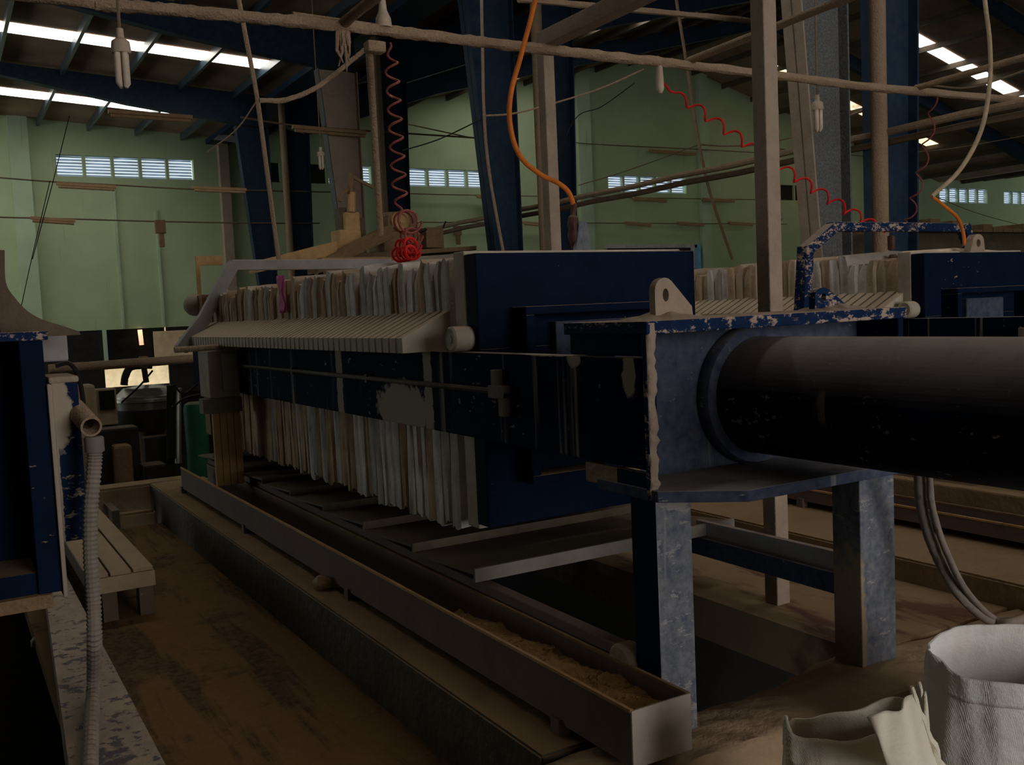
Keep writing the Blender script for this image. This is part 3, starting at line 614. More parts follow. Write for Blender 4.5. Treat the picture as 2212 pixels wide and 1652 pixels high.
# clod of clay under the trough
def clod(loc, r, lab, mat='concrete', sq=.75):
    w = MB(); r_ = bmesh.ops.create_icosphere(w.bm, subdivisions=3, radius=1)
    for v in r_['verts']:
        k_ = 1+.18*math.sin(v.co.x*3+loc[0]*9)*math.cos(v.co.y*4)+.06*math.sin(v.co.z*11+v.co.x*7); v.co = Vector((loc[0]+v.co.x*r*k_, loc[1]+v.co.y*r*k_*1.2, loc[2]+r*sq*.92+v.co.z*r*sq*k_))
    return tag(w.build('clay_clod', mat, smooth=True), lab, 'clod')
clod((1.625, 4.8, -.002), .05, 'lump of clay squeezed out under the long trough')
# ---------------------------------------------------------------- left press end (only its frame end shows)
Y = 4.0
L = thing('press_end_frame', (.1, Y, -.3), 'dark blue end frame of another press at the left edge', 'press frame')
MB().box(-1.2, .335, Y, Y+.35, .42, .50).box(-1.2, .335, Y+.3, Y+.36, .5, 1.39).build('back_plate', 'blue', L)
MB().box(-1.2, .352, Y-.05, Y+.36, 1.365, 1.398).build('top_flange', 'blue_edge', L, bev=.004)
MB().box(.255, .335, Y-.02, Y+.35, .42, 1.365).build('side_post', 'blue', L, bev=.004)
MB().box(.336, .352, Y-.04, Y+.3, .40, 1.20).build('caked_edge', 'blue_smear', L, bev=.004)
MB().box(.353, .445, Y, Y+.3, .60, 1.205).build('rail_end', 'blue_smear', L, bev=.005)
MB().box(.345, .45, Y-.006, Y+.31, 1.2, 1.225).build('clay_cap', 'post', L, bev=.008)
MB().box(-1.2, .30, Y-.04, Y+.5, .37, .42).build('base_ledge', 'brown', L)
for x in (-1.1, -.5): MB().box(x, x+.14, Y+.1, Y+.3, -.36, .36).build('leg', 'blue', L)
w = MB(); arc = curve([atY(x, y, 4.4) for x, y in ((10, 540), (13, 610), (34, 645), (60, 672), (92, 690), (130, 702), (172, 716))], 6)
w.prism(list(arc)+[Vector((.515, 4.4, 1.375)), Vector((-.5, 4.4, 1.375)), Vector((-.5, 4.4, 1.75))], (0, .12, 0)); w.build('curved_gusset', 'wood_dark', L)
MB().box(-.6, .218, Y+.34, Y+.40, 1.399, 1.72).build('upright_plate', 'blue', L)
MB().box(.36, .50, Y+.75, Y+1.2, 1.26, 1.42).box(.26, .359, Y+.75, Y+1.2, 1.20, 1.43).build('plate_pack', 'grey_blue', L, bev=.008, label='grey pack of plates behind the frame')
# pipe stub and ribbed hose
hp = [atY(x, y, 3.9) for x, y in ((168, 890), (188, 905), (202, 925))]
e = thing('ribbed_hose', (.47, 3.8, -.1), 'grey ribbed hose hanging from pipe stub in front of left press', 'hose')
pts = curve([atY(x, y, 3.85) for x, y in ((205, 945), (204, 1000), (196, 1100), (196, 1200), (202, 1300), (204, 1390))]+[atZ(202, 1480, -.04), atZ(197, 1580, -.06), atZ(193, 1690, -.07)], 40)
w = MB(); w.tube(pts, [.026*(1+.10*math.sin(i*1.57)) for i in range(len(pts))], 12); w.build('hose', 'hose_grey', e, smooth=False)
w = MB(); w.lathe(atY(205, 975, 3.85), Vector((0, 0, 1)), [(0, .030), (.0, .034), (.05, .034), (.055, .030)], 18); w.build('hose_clamp', 'tray_edge', e, smooth=True)
w = MB(); w.lathe(atY(160, 880, 4.1), (atY(205, 930, 3.80)-atY(160, 880, 4.1)), [(0, .038), (.26, .038), (.26, .030), (.2, .027)], 20, caps=False); w.build('pipe_stub', 'pipe', e, smooth=True)
w = MB(); w.tube(curve([atY(x, y, 4.2) for x, y in ((120, 790), (150, 785), (170, 815), (180, 870), (178, 900))], 8), .009, 8); tag(w.build('cable', 'wire_black', smooth=True), 'dark cable curving down over the blue rail end at left', 'cable')
q = atZ(98, 1385, -.33); clod((q.x, q.y, -.362), .07, 'pale lump of clay on the dark ground left of the plank curb', 'post', .55)
# wooden step
e = thing('wooden_step', (.8, 6.9, -.28), 'low slatted wooden step standing on the clay walkway', 'step')
for i in range(3): MB().box(.625+i*.122, .735+i*.122, 5.88, 8.1, -.012, .012).build('slat', 'wood', e, bev=.004)
MB().box(.62, .985, 5.86, 5.90, -.10, -.013).build('end_board', 'wood', e, bev=.003)
MB().box(.62, .985, 8.06, 8.1, -.10, -.013).build('end_board', 'wood', e, bev=.003)
for x, y in ((.70, 5.92), (.90, 5.92), (.63, 7.9), (.90, 7.9)): MB().box(x, x+.08, y, y+.1, -.28, -.013 if y > 7 else -.013).build('foot', 'wood_dark', e)
for x in (.625, .955): MB().box(x, x+.03, 5.902, 8.058, -.09, -.013).build('side_board', 'wood_dark', e)
# ---------------------------------------------------------------- control box on the far end of the near rail
e = thing('control_box', (1.76, 7.1, .22), 'grey electrical box on tan boards at far end of near press', 'control box')
MB().box(1.655, 1.87, 7.1, 7.4, .86, 1.20).build('box_body', 'grey_box', e, bev=.006)
MB().box(1.745, 1.862, 7.07, 7.099, .91, 1.18).build('box_door', 'grey_blue', e, bev=.006)
for i in range(4): MB().box(1.668+i*.05, 1.715+i*.05, 7.12, 7.16, .218, .859).build('support_board', 'tan', e, bev=.003)
MB().box(1.60, 1.88, 7.10, 7.22, .75, .858).build('shelf', 'tray_edge', e, bev=.004)
tag(MB().tube([(1.42+.05*i, 7.05, 1.225) for i in range(10)], .022, 10, .04).build('short_pipe', 'pipe', smooth=True), 'short dusty pipe lying across top of the grey electrical box', 'pipe')
w = MB(); r_ = bmesh.ops.create_uvsphere(w.bm, u_segments=20, v_segments=12, radius=.095)
for v in r_['verts']: v.co += Vector((1.93, 8.62, 1.56))
w.lathe((1.97, 8.62, 1.56), (1, 0, 0), [(0, .05), (.12, .05)], 16); tag(w.build('end_cap_ball', 'grey_box', smooth=True), 'round grey knob at the far end of the near press', 'fitting')
tag(MB().box(1.97, 2.0, 8.64, 8.67, 1.35, 1.98).box(2.0, 2.2, 8.64, 8.67, 1.9, 1.98).build('bracket', 'tan'), 'tan bracket standing behind the far end of near press', 'bracket')
# ---------------------------------------------------------------- overhead pipe grid
PY = 4.9
def P5(x, y): return atY(x, y, PY)
line = curve([P5(100, -6)+Vector((-3.5, 0, .02))]+[P5(*p) for p in ((100, -6), (210, 8), (400, 24), (600, 43), (800, 63), (1000, 86), (1190, 108), (1400, 131), (1650, 160), (1920, 192), (2260, 221))], 14)
tag(MB().tube(line, .030, 10, .14).build('overhead_pipe', 'pipe', smooth=True), 'long dust furred pipe crossing the hall above both presses', 'pipe')
def arm(px, x1, z, y1, r, lab):
    p = P5(*px); return tag(MB().tube([(p.x+(x1-p.x)*i/24, PY+.01+(y1-PY)*i/24, p.z+(z-p.z)*i/24) for i in range(25)], r, 9, .10).build('overhead_pipe', 'pipe', smooth=True), lab, 'pipe', 'short overhead pipes')
arm((740, 52), 1.98, 2.98, 3.2, .028, 'short dusty pipe joining the long overhead pipe near its tuft of fibres')
arm((1490, 131), 4.30, 3.0, 2.0, .024, 'dusty pipe coming forward from the long overhead pipe right of middle')
arm((1980, 190), 6.42, 2.98, 2.2, .024, 'thin pipe coming forward from the long overhead pipe at far right')
tag(MB().tube([atY(1120, -2, 7.2)+(atY(1660, 48, 7.2)-atY(1120, -2, 7.2))*(i/20) for i in range(21)], .028, 8, .14).build('overhead_pipe', 'pipe', smooth=True), 'dusty pipe at top edge behind the square beam', 'pipe')
for pa, pb, lab in (((640, 37), (820, 62), 'thin dusty rod lying along the long overhead pipe at left'),):
    tag(MB().tube([P5(*pa)+Vector((0, .05, .03)), P5(*pb)+Vector((0, .05, .03))], .012, 8).build('thin_rod', 'pipe'), lab, 'rod')
# post and beam frame between the presses
e = thing('pipe_rack', (3.25, 3.2, 0), 'pale square steel post and beam frame between the two presses', 'frame')
MB().box(3.205, 3.285, 3.16, 3.24, -.002, 3.02).build('post', 'post', e, bev=.005)
MB().box(3.20, 3.275, 4.92, 4.995, -.002, 2.93).build('post', 'post', e, bev=.005)
MB().box(3.198, 3.288, 2.0, 4.99, 2.935, 3.03).build('beam', 'post', e, bev=.006)
tag(MB().tube([atY(797, 100, PY), atY(803, 200, PY+.3), atY(822, 505, PY+.9)], .020, 10, .06).build('drop_pipe', 'pipe', smooth=True), 'tan drop pipe from overhead pipe down behind the dusty motor', 'pipe')
tag(MB().tube(curve([atY(x, y, 5.4) for x, y in ((560, 217), (620, 215), (690, 185), (760, 130), (800, 98))], 10), .014, 8, .1).build('sagging_cable', 'pipe', smooth=True), 'thick dusty cable sagging from overhead pipe to a hanging rod', 'cable')
# hanging fibre tuft
w = MB()
for i in range(11):
    p = P5(738+random.uniform(-12, 14), 64); l_ = random.uniform(.08, .22)
    w.tube([p, p+Vector((random.uniform(-.01, .01), random.uniform(-.02, .02), -l_*.6)), p+Vector((random.uniform(-.02, .03), random.uniform(-.03, .03), -l_))], [.012, .009, .003], 6)
tag(w.build('fibre_tuft', 'pipe', smooth=True), 'ragged tuft of dusty fibres hanging from the long overhead pipe', 'tuft')
# lamp holder on the pipe, above the coil
e = thing('lamp_holder', P5(828, 66), 'dusty lamp holder standing above the long pipe over the red coil', 'lamp holder')
w = MB(); w.lathe(P5(829, 60)+Vector((0, 0, .0)), (0, 0, 1), [(0, .045), (.05, .04), (.09, .022), (.16, .016), (.17, .02)], 16); w.build('holder', 'bulb_base', e, smooth=True)
w = MB(); w.tube([P5(829, 30), P5(826, -20), P5(824, -60)], .006, 6); w.build('cord', 'wire', e)
tag(MB().box(P5(800, 90).x-.03, P5(800, 90).x+.075, PY-.04, PY+.035, 2.79, 2.85).build('pipe_clamp', 'pipe', bev=.012), 'lumpy clamp under the long pipe where the coil hangs', 'clamp')
# ---------------------------------------------------------------- hanging rods with cables
for pts_, Yh, r, lab in ((((515, -5), (533, 90), (556, 215), (577, 370), (602, 560)), 9.0, .022, 'thin pale hanging rod left of the brown column'), (((1040, -5), (1042, 90), (1046, 250), (1058, 380), (1090, 560)), 8.6, .016, 'thin hanging rod with wire loop in front of wide blue column'), (((1465, 25), (1485, 150), (1510, 310), (1535, 420), (1582, 560)), 9.0, .018, 'thin tan hanging rod behind the pale square post')):
    P0 = [atY(x, y, Yh) for x, y in pts_]; P0 = [P0[0]+(P0[0]-P0[1]).normalized()*(6.6-P0[0].z)*.97]+P0
    tag(MB().tube(curve(P0, 6), r, 8, .06).build('hanging_rod', 'pipe', smooth=True), lab, 'rod', 'hanging rods')
for pts_, Yh, r, mat, lab in [
    (((1048, 250), (1110, 245), (1200, 222), (1300, 190), (1390, 150)), 8.4, .010, 'pipe', 'cable from the hanging rod up to the overhead pipe, centre'),
    (((1512, 312), (1570, 315), (1650, 310), (1760, 280), (1940, 203)), 8.0, .010, 'pipe', 'cable sagging from the hanging rod past both dusty columns'),
    (((870, 325), (950, 300), (1045, 255)), 9.5, .008, 'wire_black', 'thin dark cable between red coil and hanging rod'),
    (((1370, 180), (1300, 230), (1240, 260), (1190, 390)), 9.5, .006, 'wire_black', 'thin black wire slanting down beside the pale post'),
    (((555, 218), (510, 280), (445, 330)), 12, .010, 'wire', 'wire slanting from hanging rod down to left rafter end'),
    (((1250, 400), (1350, 370), (1512, 312)), 10, .007, 'wire', 'thin wire rising to the right hanging rod'),
    (((880, 268), (1020, 298)), 14, .010, 'wire', 'short dark wire behind the wide blue column, upper'),
    (((70, 560), (115, 390), (150, 250)), 14, .006, 'wire_black', 'thin wire hanging in front of left green wall'),
    (((40, 690), (68, 560), (108, 390)), 15, .006, 'wire_black', 'second thin wire hanging before left green wall'),
    (((1950, 330), (2060, 320), (2220, 292)), 9, .006, 'wire', 'thin grey wire across the far right roof'),
    (((2010, 420), (2110, 460), (2220, 490)), 14, .008, 'wire', 'wire slanting before the far right windows'),
    (((2010, 185), (2100, 188), (2220, 150)), 7, .012, 'wire', 'dusty cable crossing the far right skylights')]:
    tag(MB().tube(curve([atY(x, y, Yh) for x, y in pts_], 8), r, 6).build('cable', mat, smooth=True), lab, 'cable')
BG = True
# wires carrying battens across the left wall and centre
for pts_, Yh, lab in ((((-10, 383), (120, 393), (240, 399), (400, 408), (540, 411), (720, 415)), 20.79, 'upper wire with battens before left green wall'), (((-10, 469), (160, 473), (330, 478), (560, 482), (690, 482)), 20.79, 'lower wire with battens before left green wall'),
    (((520, 253), (630, 270), (800, 283), (1030, 298)), 15.69, 'wire with batten in front of the brown column'), (((1240, 308), (1330, 314), (1500, 322), (1640, 330)), 25.72, 'upper wire with batten before right green wall'),
    (((880, 418), (1000, 421), (1300, 426), (1700, 432)), 25.72, 'middle wire with battens before right green wall'), (((890, 480), (1200, 481), (1700, 484)), 25.72, 'lower wire with battens before right green wall'), (((1640, 318), (1955, 345), (2080, 358), (2220, 366)), 25.72, 'wire carrying light battens at far right')):
    tag(MB().tube(curve([atY(x, y, Yh) for x, y in pts_], 5), .016, 6).build('wire', 'wire', smooth=True), lab, 'wire', 'batten wires')
def batten(p, q, Yh, lab):
    a, c = atY(*p, Yh), atY(*q, Yh)
    e = thing('light_batten', (a+c)/2, lab, 'light fitting', 'tube light battens')
    MB().bar(a+Vector((0, 0, .03)), c+Vector((0, 0, .03)), .09, .055).build('housing', 'batten', e)
    w = MB(); w.tube([a+Vector((.03, -.03, -.03)), c+Vector((-.03, -.03, -.03))], .028, 8); w.build('tube', 'batten', e, smooth=True)
for p, q, Yh, lab in (((122, 400), (250, 407), 20.74, 'dusty tube light batten below the left louvred window'), ((416, 408), (532, 413), 20.74, 'dusty tube light batten left of the far blue column'), ((66, 474), (163, 480), 20.74, 'dusty tube light batten at left edge of green wall'),
    ((234, 245), (415, 258), 15.64, 'long dusty tube light batten under the left rafter'), ((632, 278), (790, 291), 15.64, 'double tube light batten crossing the brown column'), ((1402, 326), (1502, 333), 25.66, 'tube light batten above the right louvred window'),
    ((1368, 429), (1440, 434), 25.66, 'small tube light batten under right louvred window, left'), ((1516, 431), (1586, 434), 25.66, 'small tube light batten under right louvred window, right'), ((1350, 482), (1406, 486), 25.66, 'lowest row tube light batten, leftmost of three'),
    ((1464, 482), (1520, 486), 25.66, 'lowest row tube light batten, middle of three'), ((1574, 482), (1626, 485), 25.66, 'lowest row tube light batten next to the pale post'), ((1978, 350), (2058, 358), 25.66, 'tube light batten above far right windows, left'), ((2104, 358), (2178, 365), 25.66, 'tube light batten above far right windows, right'),
    ((1028, 424), (1062, 427), 25.66, 'tube light batten half hidden by wide blue column'), ((1130, 482), (1170, 485), 25.66, 'tube light batten seen between the two dark blue columns')):
    batten(p, q, Yh, lab)
# wall-hung remote boxes
for (x, y, Yh, s_, lab) in ((346, 488, 20.7, .10, 'small brown pull box hanging on lower wire at left'), (988, 497, 25.6, .12, 'small dark pull box hanging behind the dusty bucket'), (1437, 460+5, 20, .09, 'white bulb hanging low before right green wall')):
    p = atY(x, y, Yh); w = MB()
    if s_ > .09: w.box(p.x-s_, p.x+s_, p.y-.05, p.y+.05, p.z-.15, p.z+.12).box(p.x-s_*.4, p.x+s_*.6, p.y-.04, p.y+.04, p.z-.42, p.z-.15); tag(w.build('pull_box', 'brown', bev=.01), lab, 'box')
    else:
        p = atY(1687, 466, Yh); w.lathe(p, (0, 0, 1), [(-.12, .03), (-.1, .07), (0, .09), (.08, .05), (.16, .03)], 16); w.tube([p+Vector((0, 0, .15)), p+Vector((0, 0, 3.0))], .010, 6); tag(w.build('hanging_bulb', 'bulb', smooth=True), 'bare white bulb hanging between pale post and dusty column', 'lamp')
BG = False
# ---------------------------------------------------------------- compact fluorescent lamps
def cfl(px, Yh, h, lab, zc):
    top = atY(px[0], px[1], Yh); e = thing('cfl_lamp', top, lab, 'lamp', 'compact fluorescent lamps')
    w = MB(); w.lathe(top, (0, 0, -1), [(0, h*.06), (h*.16, h*.07), (h*.22, h*.15), (h*.38, h*.17), (h*.42, h*.15)], 18); w.build('base', 'bulb_base', e, smooth=True)
    w = MB()
    for k_ in range(4):
        a = k_*math.pi/2+.5; dx_, dy_ = math.cos(a)*h*.085, math.sin(a)*h*.085
        w.tube([top+Vector((dx_, dy_, -h*.40)), top+Vector((dx_, dy_, -h*.93)), top+Vector((dx_*.6, dy_*.6, -h))], [h*.055, h*.055, h*.03], 10)
    w.build('glass_tube', 'bulb', e, smooth=True)
    w = MB(); w.tube([top, Vector((top.x, top.y, zc))], .007, 6); w.build('cord', 'wire', e)
cfl((258, 62), 4.3, .235, 'large dusty energy saving bulb hanging at upper left', 3.05)
cfl((1765, 205), 5.2, .27, 'dusty energy saving bulb hanging before the dusty blue column', 6.0)
cfl((692, 318), 13.0, .30, 'small energy saving bulb hanging left of the brown column', 6.1)
# ---------------------------------------------------------------- hoses
def coil(p, q, turns, r0, r1, tr, lab, mat, sag=0.0):
    p = Vector(p); q = Vector(q); d = (q-p).normalized(); a = d.cross(Vector((0, 1, 0))).normalized(); b2 = d.cross(a); pts = []; n = int(turns*14)
    for i in range(n+1):
        t = i/n; ang = t*turns*2*math.pi; rr = (r0+(r1-r0)*t)*min(1, t*8, (1-t)*12+.15)
        pts.append(p.lerp(q, t)+(a*math.cos(ang)+b2*math.sin(ang))*rr+Vector((0, 0, -sag*4*t*(1-t))))
    return MB().tube(pts, tr, 6).build('coiled_hose', mat, smooth=True)
e = thing('coiled_hose', atY(843, 92, PY), 'faded red coiled air hose hanging from the long pipe onto the plates', 'hose', 'red coiled hoses')
def loops(spec, tr, name, mat):
    w = MB()
    for (x, y, r_, nn, yy) in spec:
        c = atY(x, y, yy); w.tube([c+Vector((r_*(1+.05*math.sin(a*.37))*math.cos(a*.35), -.009*a/3, r_*math.sin(a*.35))) for a in range(18*nn+1)], tr, 6)
    w.build(name, mat, e, smooth=True)
o = coil(atY(843, 92, PY), atY(866, 455, PY), 9, .034, .040, .0065, '', 'red_dusty'); o.name = 'stretched_coil'; o.parent = e; o.matrix_parent_inverse = Matrix.Translation(-WORLD_OF(e))
loops([(870, 482, .062, 2, 4.86), (878, 513, .045, 2, 4.84)], .0065, 'loose_loops', 'red_dusty')
loops([(866, 535, .042, 3, 4.82), (857, 551, .036, 4, 4.80)], .0075, 'bunched_loops', 'red')
tag(coil(atY(1425, 175, PY), atY(1912, 503, 4.6), 13, .030, .036, .0075, '', 'red', .03), 'bright red coiled air hose stretched diagonally to the blue arch', 'hose', 'red coiled hoses')
tag(coil(atY(2025, 195, PY), atY(1960, 490, 5.6), 5, .035, .04, .006, '', 'red_dusty', .05), 'dark red coiled hose hanging behind the tan hose at right', 'hose', 'red coiled hoses')
w = MB(); p = atY(1425, 160, PY); w.lathe(p+Vector((0, 0, -.12)), (0, 0, 1), [(0, .012), (.03, .026), (.1, .024), (.2, .016), (.22, .02)], 12); tag(w.build('hose_valve', 'bulb_base', smooth=True), 'dusty valve on the long pipe at head of bright red coil', 'valve')
p = atY(1912, 510, 4.6); w = MB(); w.box(p.x-.02, p.x+.02, 4.53, 4.57, p.z-.10, p.z+.0, .005); w.lathe(p+Vector((.03, -.04, -.13)), (0, 0, -1), [(0, .02), (.02, .035), (.09, .03), (.12, .012)], 12); tag(w.build('air_gun', 'gun', smooth=True), 'small red air gun hooked on the blue arch', 'air gun')
oh = curve([Vector((3.25, 4.3, 4.6)), Vector((3.12, 4.5, 3.9))]+[atY(x, y, 4.55) for x, y in ((1160, -20), (1128, 110), (1104, 200), (1102, 270), (1122, 335), (1165, 375), (1205, 395), (1228, 415), (1240, 445))], 10)
tag(MB().tube(oh, .014, 10).build('orange_hose', 'orange', smooth=True), 'orange hose curving down in front of the blue columns', 'hose')
e = thing('air_gun', atY(1245, 500, 4.55), 'grimy hose gun with grey rag at the end of orange hose', 'air gun')
w = MB(); w.tube(curve([atY(x, y, 4.55) for x, y in ((1240, 440), (1238, 470), (1240, 505), (1250, 545))], 6), [.016]*6+[.03]*6+[.035]*6+[.03], 12, .12); w.build('gun_body', 'gun', e, smooth=True)
w = MB()
for k_ in range(5): w.tube(curve([atY(x, y, 4.52) for x, y in ((1252+3*k_, 478), (1250+4*k_, 505+random.uniform(-5, 5)), (1246+5*k_, 545))], 5), [.010+.012*(i/10) for i in range(11)], 8, .25)
w.build('rag', 'rag', e, smooth=True)
th = curve([atY(2126, -20, 4.2)+Vector((-.1, .1, 1.6)), atY(2126, -20, 4.2)+Vector((-.05, 0, .7))]+[atY(x, y, 4.2) for x, y in ((2126, -20), (2138, 90), (2138, 180), (2120, 280), (2075, 365), (2012, 425))], 10)
tag(MB().tube(th, .015, 10).build('tan_hose', 'tan_hose', smooth=True), 'tan hose hanging in a long bow at the far right', 'hose')
th = curve([atY(x, y, 4.2) for x, y in ((2013, 424), (2040, 445), (2068, 470), (2080, 500), (2084, 530))], 10)
tag(MB().tube(th, .012, 10).build('ochre_hose', 'orange', smooth=True), 'short ochre hose bending down to the lug on right press', 'hose')
# hydraulic hoses under the cylinder
for k_, (off, r) in enumerate((((0, 0), .020), ((22, -4), .012))):
    hp = curve([atX(1985+off[0], 1020+off[1], 2.95), atX(1992+off[0], 1100+off[1], 3.0), atX(2020+off[0], 1190+off[1], 3.05), atX(2070+off[0]*.8, 1280+off[1], 3.1), atZ(2135+off[0]*.5, 1338+off[1], .03), atZ(2185, 1345+off[1]*2, .02), atZ(2250, 1318, .02)], 10)
    tag(MB().tube(hp, r, 10, .06).build('hydraulic_hose', 'hose_grey', smooth=True), ('thick' if k_ == 0 else 'thin')+' dusty hydraulic hose dropping from under the cylinder to the floor', 'hose')
# ---------------------------------------------------------------- machinery behind the near press
PM = 13.0
def Q(x, y): return atY(x, y, PM)
e = thing('mixer_deck', (5.5, PM, -.5), 'brown steel deck on legs behind the near press', 'platform')
MB().prism([(4.55, PM-.3, 2.16), (6.95, PM-.3, 2.30), (6.95, PM-.3, 2.36), (4.55, PM-.3, 2.24)], (0, 1.4, 0)).build('deck_plate', 'brown', e, bev=.01)
MB().prism([(4.45, PM-.38, 2.02), (7.0, PM-.38, 2.14), (7.0, PM-.38, 2.26), (4.45, PM-.38, 2.14)], (0, .06, 0)).build('edge_channel', 'grey_box', e)
for x in (4.6, 6.8): MB().box(x, x+.1, PM-.25, PM-.15, -.55, 2.16).build('leg', 'brown', e)
for (a, c, lab) in (((560, 563), (728, 520), 'left tan chute board slanting behind the near press'), ((690, 566), (850, 485), 'right tan chute board slanting below the dusty motor')):
    p, q_ = atY(*a, PM-.9), atY(*c, PM-.5); tag(MB().prism([p, q_, q_-Vector((0, 0, .18)), p-Vector((0, 0, .14))], (0, .5, 0)).build('chute_board', 'tan' if 'left' in lab else 'brown', bev=.006), lab, 'chute', 'chute boards')
e = thing('screw_press', Q(765, 545), 'tan clay coated screw jack tower on the deck', 'machine')
def zb(x, y, dy=0): return atY(x, y, PM+dy)
def fbox(b, x0, y0, x1, y1, d0, d1):
    p, q_ = atY(x0, y1, PM+d0), atY(x1, y0, PM+d0); b.box(p.x, q_.x, PM+d0, PM+d1, p.z, q_.z)
b = MB(); fbox(b, 735, 496, 780, 540, -.05, .3); b.build('base_block', 'tan', e, bev=.015)
b = MB(); fbox(b, 748, 458, 777, 497, -.02, .25); b.build('upper_block', 'tan', e, bev=.015)
b = MB(); fbox(b, 728, 525, 770, 548, -.10, -.051); b.build('foot', 'tan', e, bev=.01)
w = MB(); w.tube([Q(760, 458), Q(760, 415)], .055, 12, .05); w.build('screw', 'tan', e, smooth=True)
w = MB(); w.tube([Q(758, 420), Q(757, 375)], .05, 10, .1); w.tube([Q(757, 378), Q(780, 392), Q(806, 404)], .028, 8, .1); w.build('handle', 'brown', e, smooth=True); w = MB(); w.tube([Q(758, 405), Q(738, 420), Q(734, 435)], .03, 8, .2); w.build('rag', 'brown', e, smooth=True)
b = MB(); fbox(b, 736, 448, 748, 500, .1, .3); fbox(b, 780, 470, 788, 535, .1, .3); b.build('guard', 'wood_dark', e)
e = thing('mixer_motor', Q(868, 540), 'brown dust covered motor with round pulley on the deck', 'motor')
b = MB(); fbox(b, 838, 457, 905, 505, 0, .4); b.build('motor_body', 'brown', e, bev=.06)
w = MB(); w.lathe(Q(862, 478)+Vector((0, 0, 0)), (0, -1, 0), [(0, .14), (.06, .14), (.08, .11), (.05, .09), (.05, .03), (.09, .03), (.09, .0)], 24); w.build('pulley', 'tan', e, smooth=True)
b = MB(); fbox(b, 830, 500, 912, 545, -.1, .5); b.build('motor_mount', 'brown', e, bev=.05)
e = thing('dusty_bucket', Q(940, 530), 'square brown bucket on the deck right of the motor', 'bucket')
b = MB(); fbox(b, 922, 491, 958, 535, 0, .3); b.build('bucket_body', 'brown', e, bev=.01)
w = MB(); w.tube(curve([Q(922, 495), Q(905, 505), Q(902, 512)], 4), .012, 6); w.build('handle', 'wire_black', e, smooth=True); w = MB(); w.tube([Q(957, 492), Q(963, 478)], .012, 6); w.build('handle', 'wire_black', e, smooth=True)
tag(MB().box(4.05, 4.15, 11.1, 11.3, -.56, 1.76).box(4.85, 4.95, 11.1, 11.3, -.56, 1.76).box(4.0, 5.0, 11.0, 11.4, 1.75, 1.95).tube([(4.0+.1*i, 11.2, 2.0) for i in range(11)], .12, 14).build('dusty_roller', 'brown', bev=.01, smooth=True), 'dark dusty roller lying behind the far plates of near press', 'roller')
# ---------------------------------------------------------------- machinery between the presses at left
SM = 13.0
e = thing('vibrating_sieve', (2.25, SM, -.55), 'round stainless vibrating sieve with lid behind the walkway', 'machine')
w = MB(); w.lathe((2.26, SM, .36), (0, 0, 1), [(0, .40), (.09, .41), (.10, .43), (.13, .43), (.14, .41), (.17, .41), (.175, .39), (.26, .30), (.29, .12), (.295, 0.0)], 40, caps=False); w.build('lid', 'steel', e, smooth=True)
w = MB(); w.lathe((2.26, SM, .10), (0, 0, 1), [(0, .36), (.12, .40), (.255, .41)], 40); w.build('sieve_body', 'dark', e, smooth=True)
w = MB(); w.lathe((2.26, SM, -.36), (0, 0, 1), [(0, .30), (.2, .20), (.455, .20)], 24); w.build('spring_base', 'brown', e, smooth=True)
for a in range(6): w = MB(); w.tube([(2.26+.3*math.cos(a), SM+.3*math.sin(a), -.55), (2.26+.3*math.cos(a), SM+.3*math.sin(a), -.34)], .03, 8); w.build('leg', 'black', e)
ps = thing('feed_pipe', atY(300, 790, SM), 'dark two legged feed pipe over the round sieve', 'pipe')
w = MB(); w.tube(curve([atY(x, y, SM) for x, y in ((268, 832), (270, 815), (280, 795), (300, 790), (328, 789))], 6), .045, 10, .05); w.tube(curve([atY(x, y, SM) for x, y in ((310, 782), (312, 800), (316, 826))], 5), .035, 10, .05); w.build('pipe_bend', 'dark', ps, smooth=True)
w = MB(); w.lathe(atY(311, 795, SM), (0, 0, 1), [(0, .05), (.03, .07), (.12, .07), (.15, .05)], 14); w.build('flange', 'brown', ps, smooth=True)
tag(MB().tube([atY(105, 797, 12.6)+(atY(415, 775, 12.6)-atY(105, 797, 12.6))*(i/12) for i in range(13)], .055, 12, .04).build('feed_main', 'pipe', smooth=True), 'thick horizontal pipe crossing above the round sieve', 'pipe')
e = thing('sieve_panel', (1.75, 12.6, -.55), 'small brown box with black face left of the round sieve', 'control box')
a, c = atY(212, 920, 12.5), atY(250, 838, 12.5); MB().box(a.x, c.x, 12.5, 12.7, a.z, c.z).build('box_body', 'wood', e, bev=.01); a, c = atY(216, 885, 12.5), atY(246, 842, 12.5); MB().box(a.x, c.x, 12.47, 12.499, a.z, c.z).build('box_face', 'black', e)
MB().box(a.x+.05, a.x+.12, 12.52, 12.6, -.55, atY(212, 920, 12.5).z).build('leg', 'dark', e)
w = MB(); p = atY(427, 962, 10.5); w.lathe((p.x, 10.5, -.55), (0, 0, 1), [(0, .10), (.03, .115), (.5, .12), (.56, .115), (1.06, .12), (1.11, .105), (1.13, .07)], 28)
tag(w.build('green_barrel', 'green', smooth=True), 'green plastic barrel beside the far end of the near press', 'barrel')
e = thing('pump_stack', (2.5, 12.0, -.55), 'black pipe stack with shiny wrap right of the round sieve', 'machine')
for x, y0, y1, m_ in ((368, 990, 832, 'black'), (385, 1000, 838, 'steel'), (398, 980, 850, 'black')): p, q_ = atY(x, y1, 12.2), atY(x, y0, 12.2); w = MB(); w.tube([p, q_], .045, 10, .12); w.build('pipe', m_, e, smooth=True)
a, c = atY(340, 965, 12.4), atY(352, 900, 12.4); MB().box(a.x-.15, c.x+.25, 12.4, 12.6, -.55, .05).build('pump_block', 'dark', e, bev=.02)
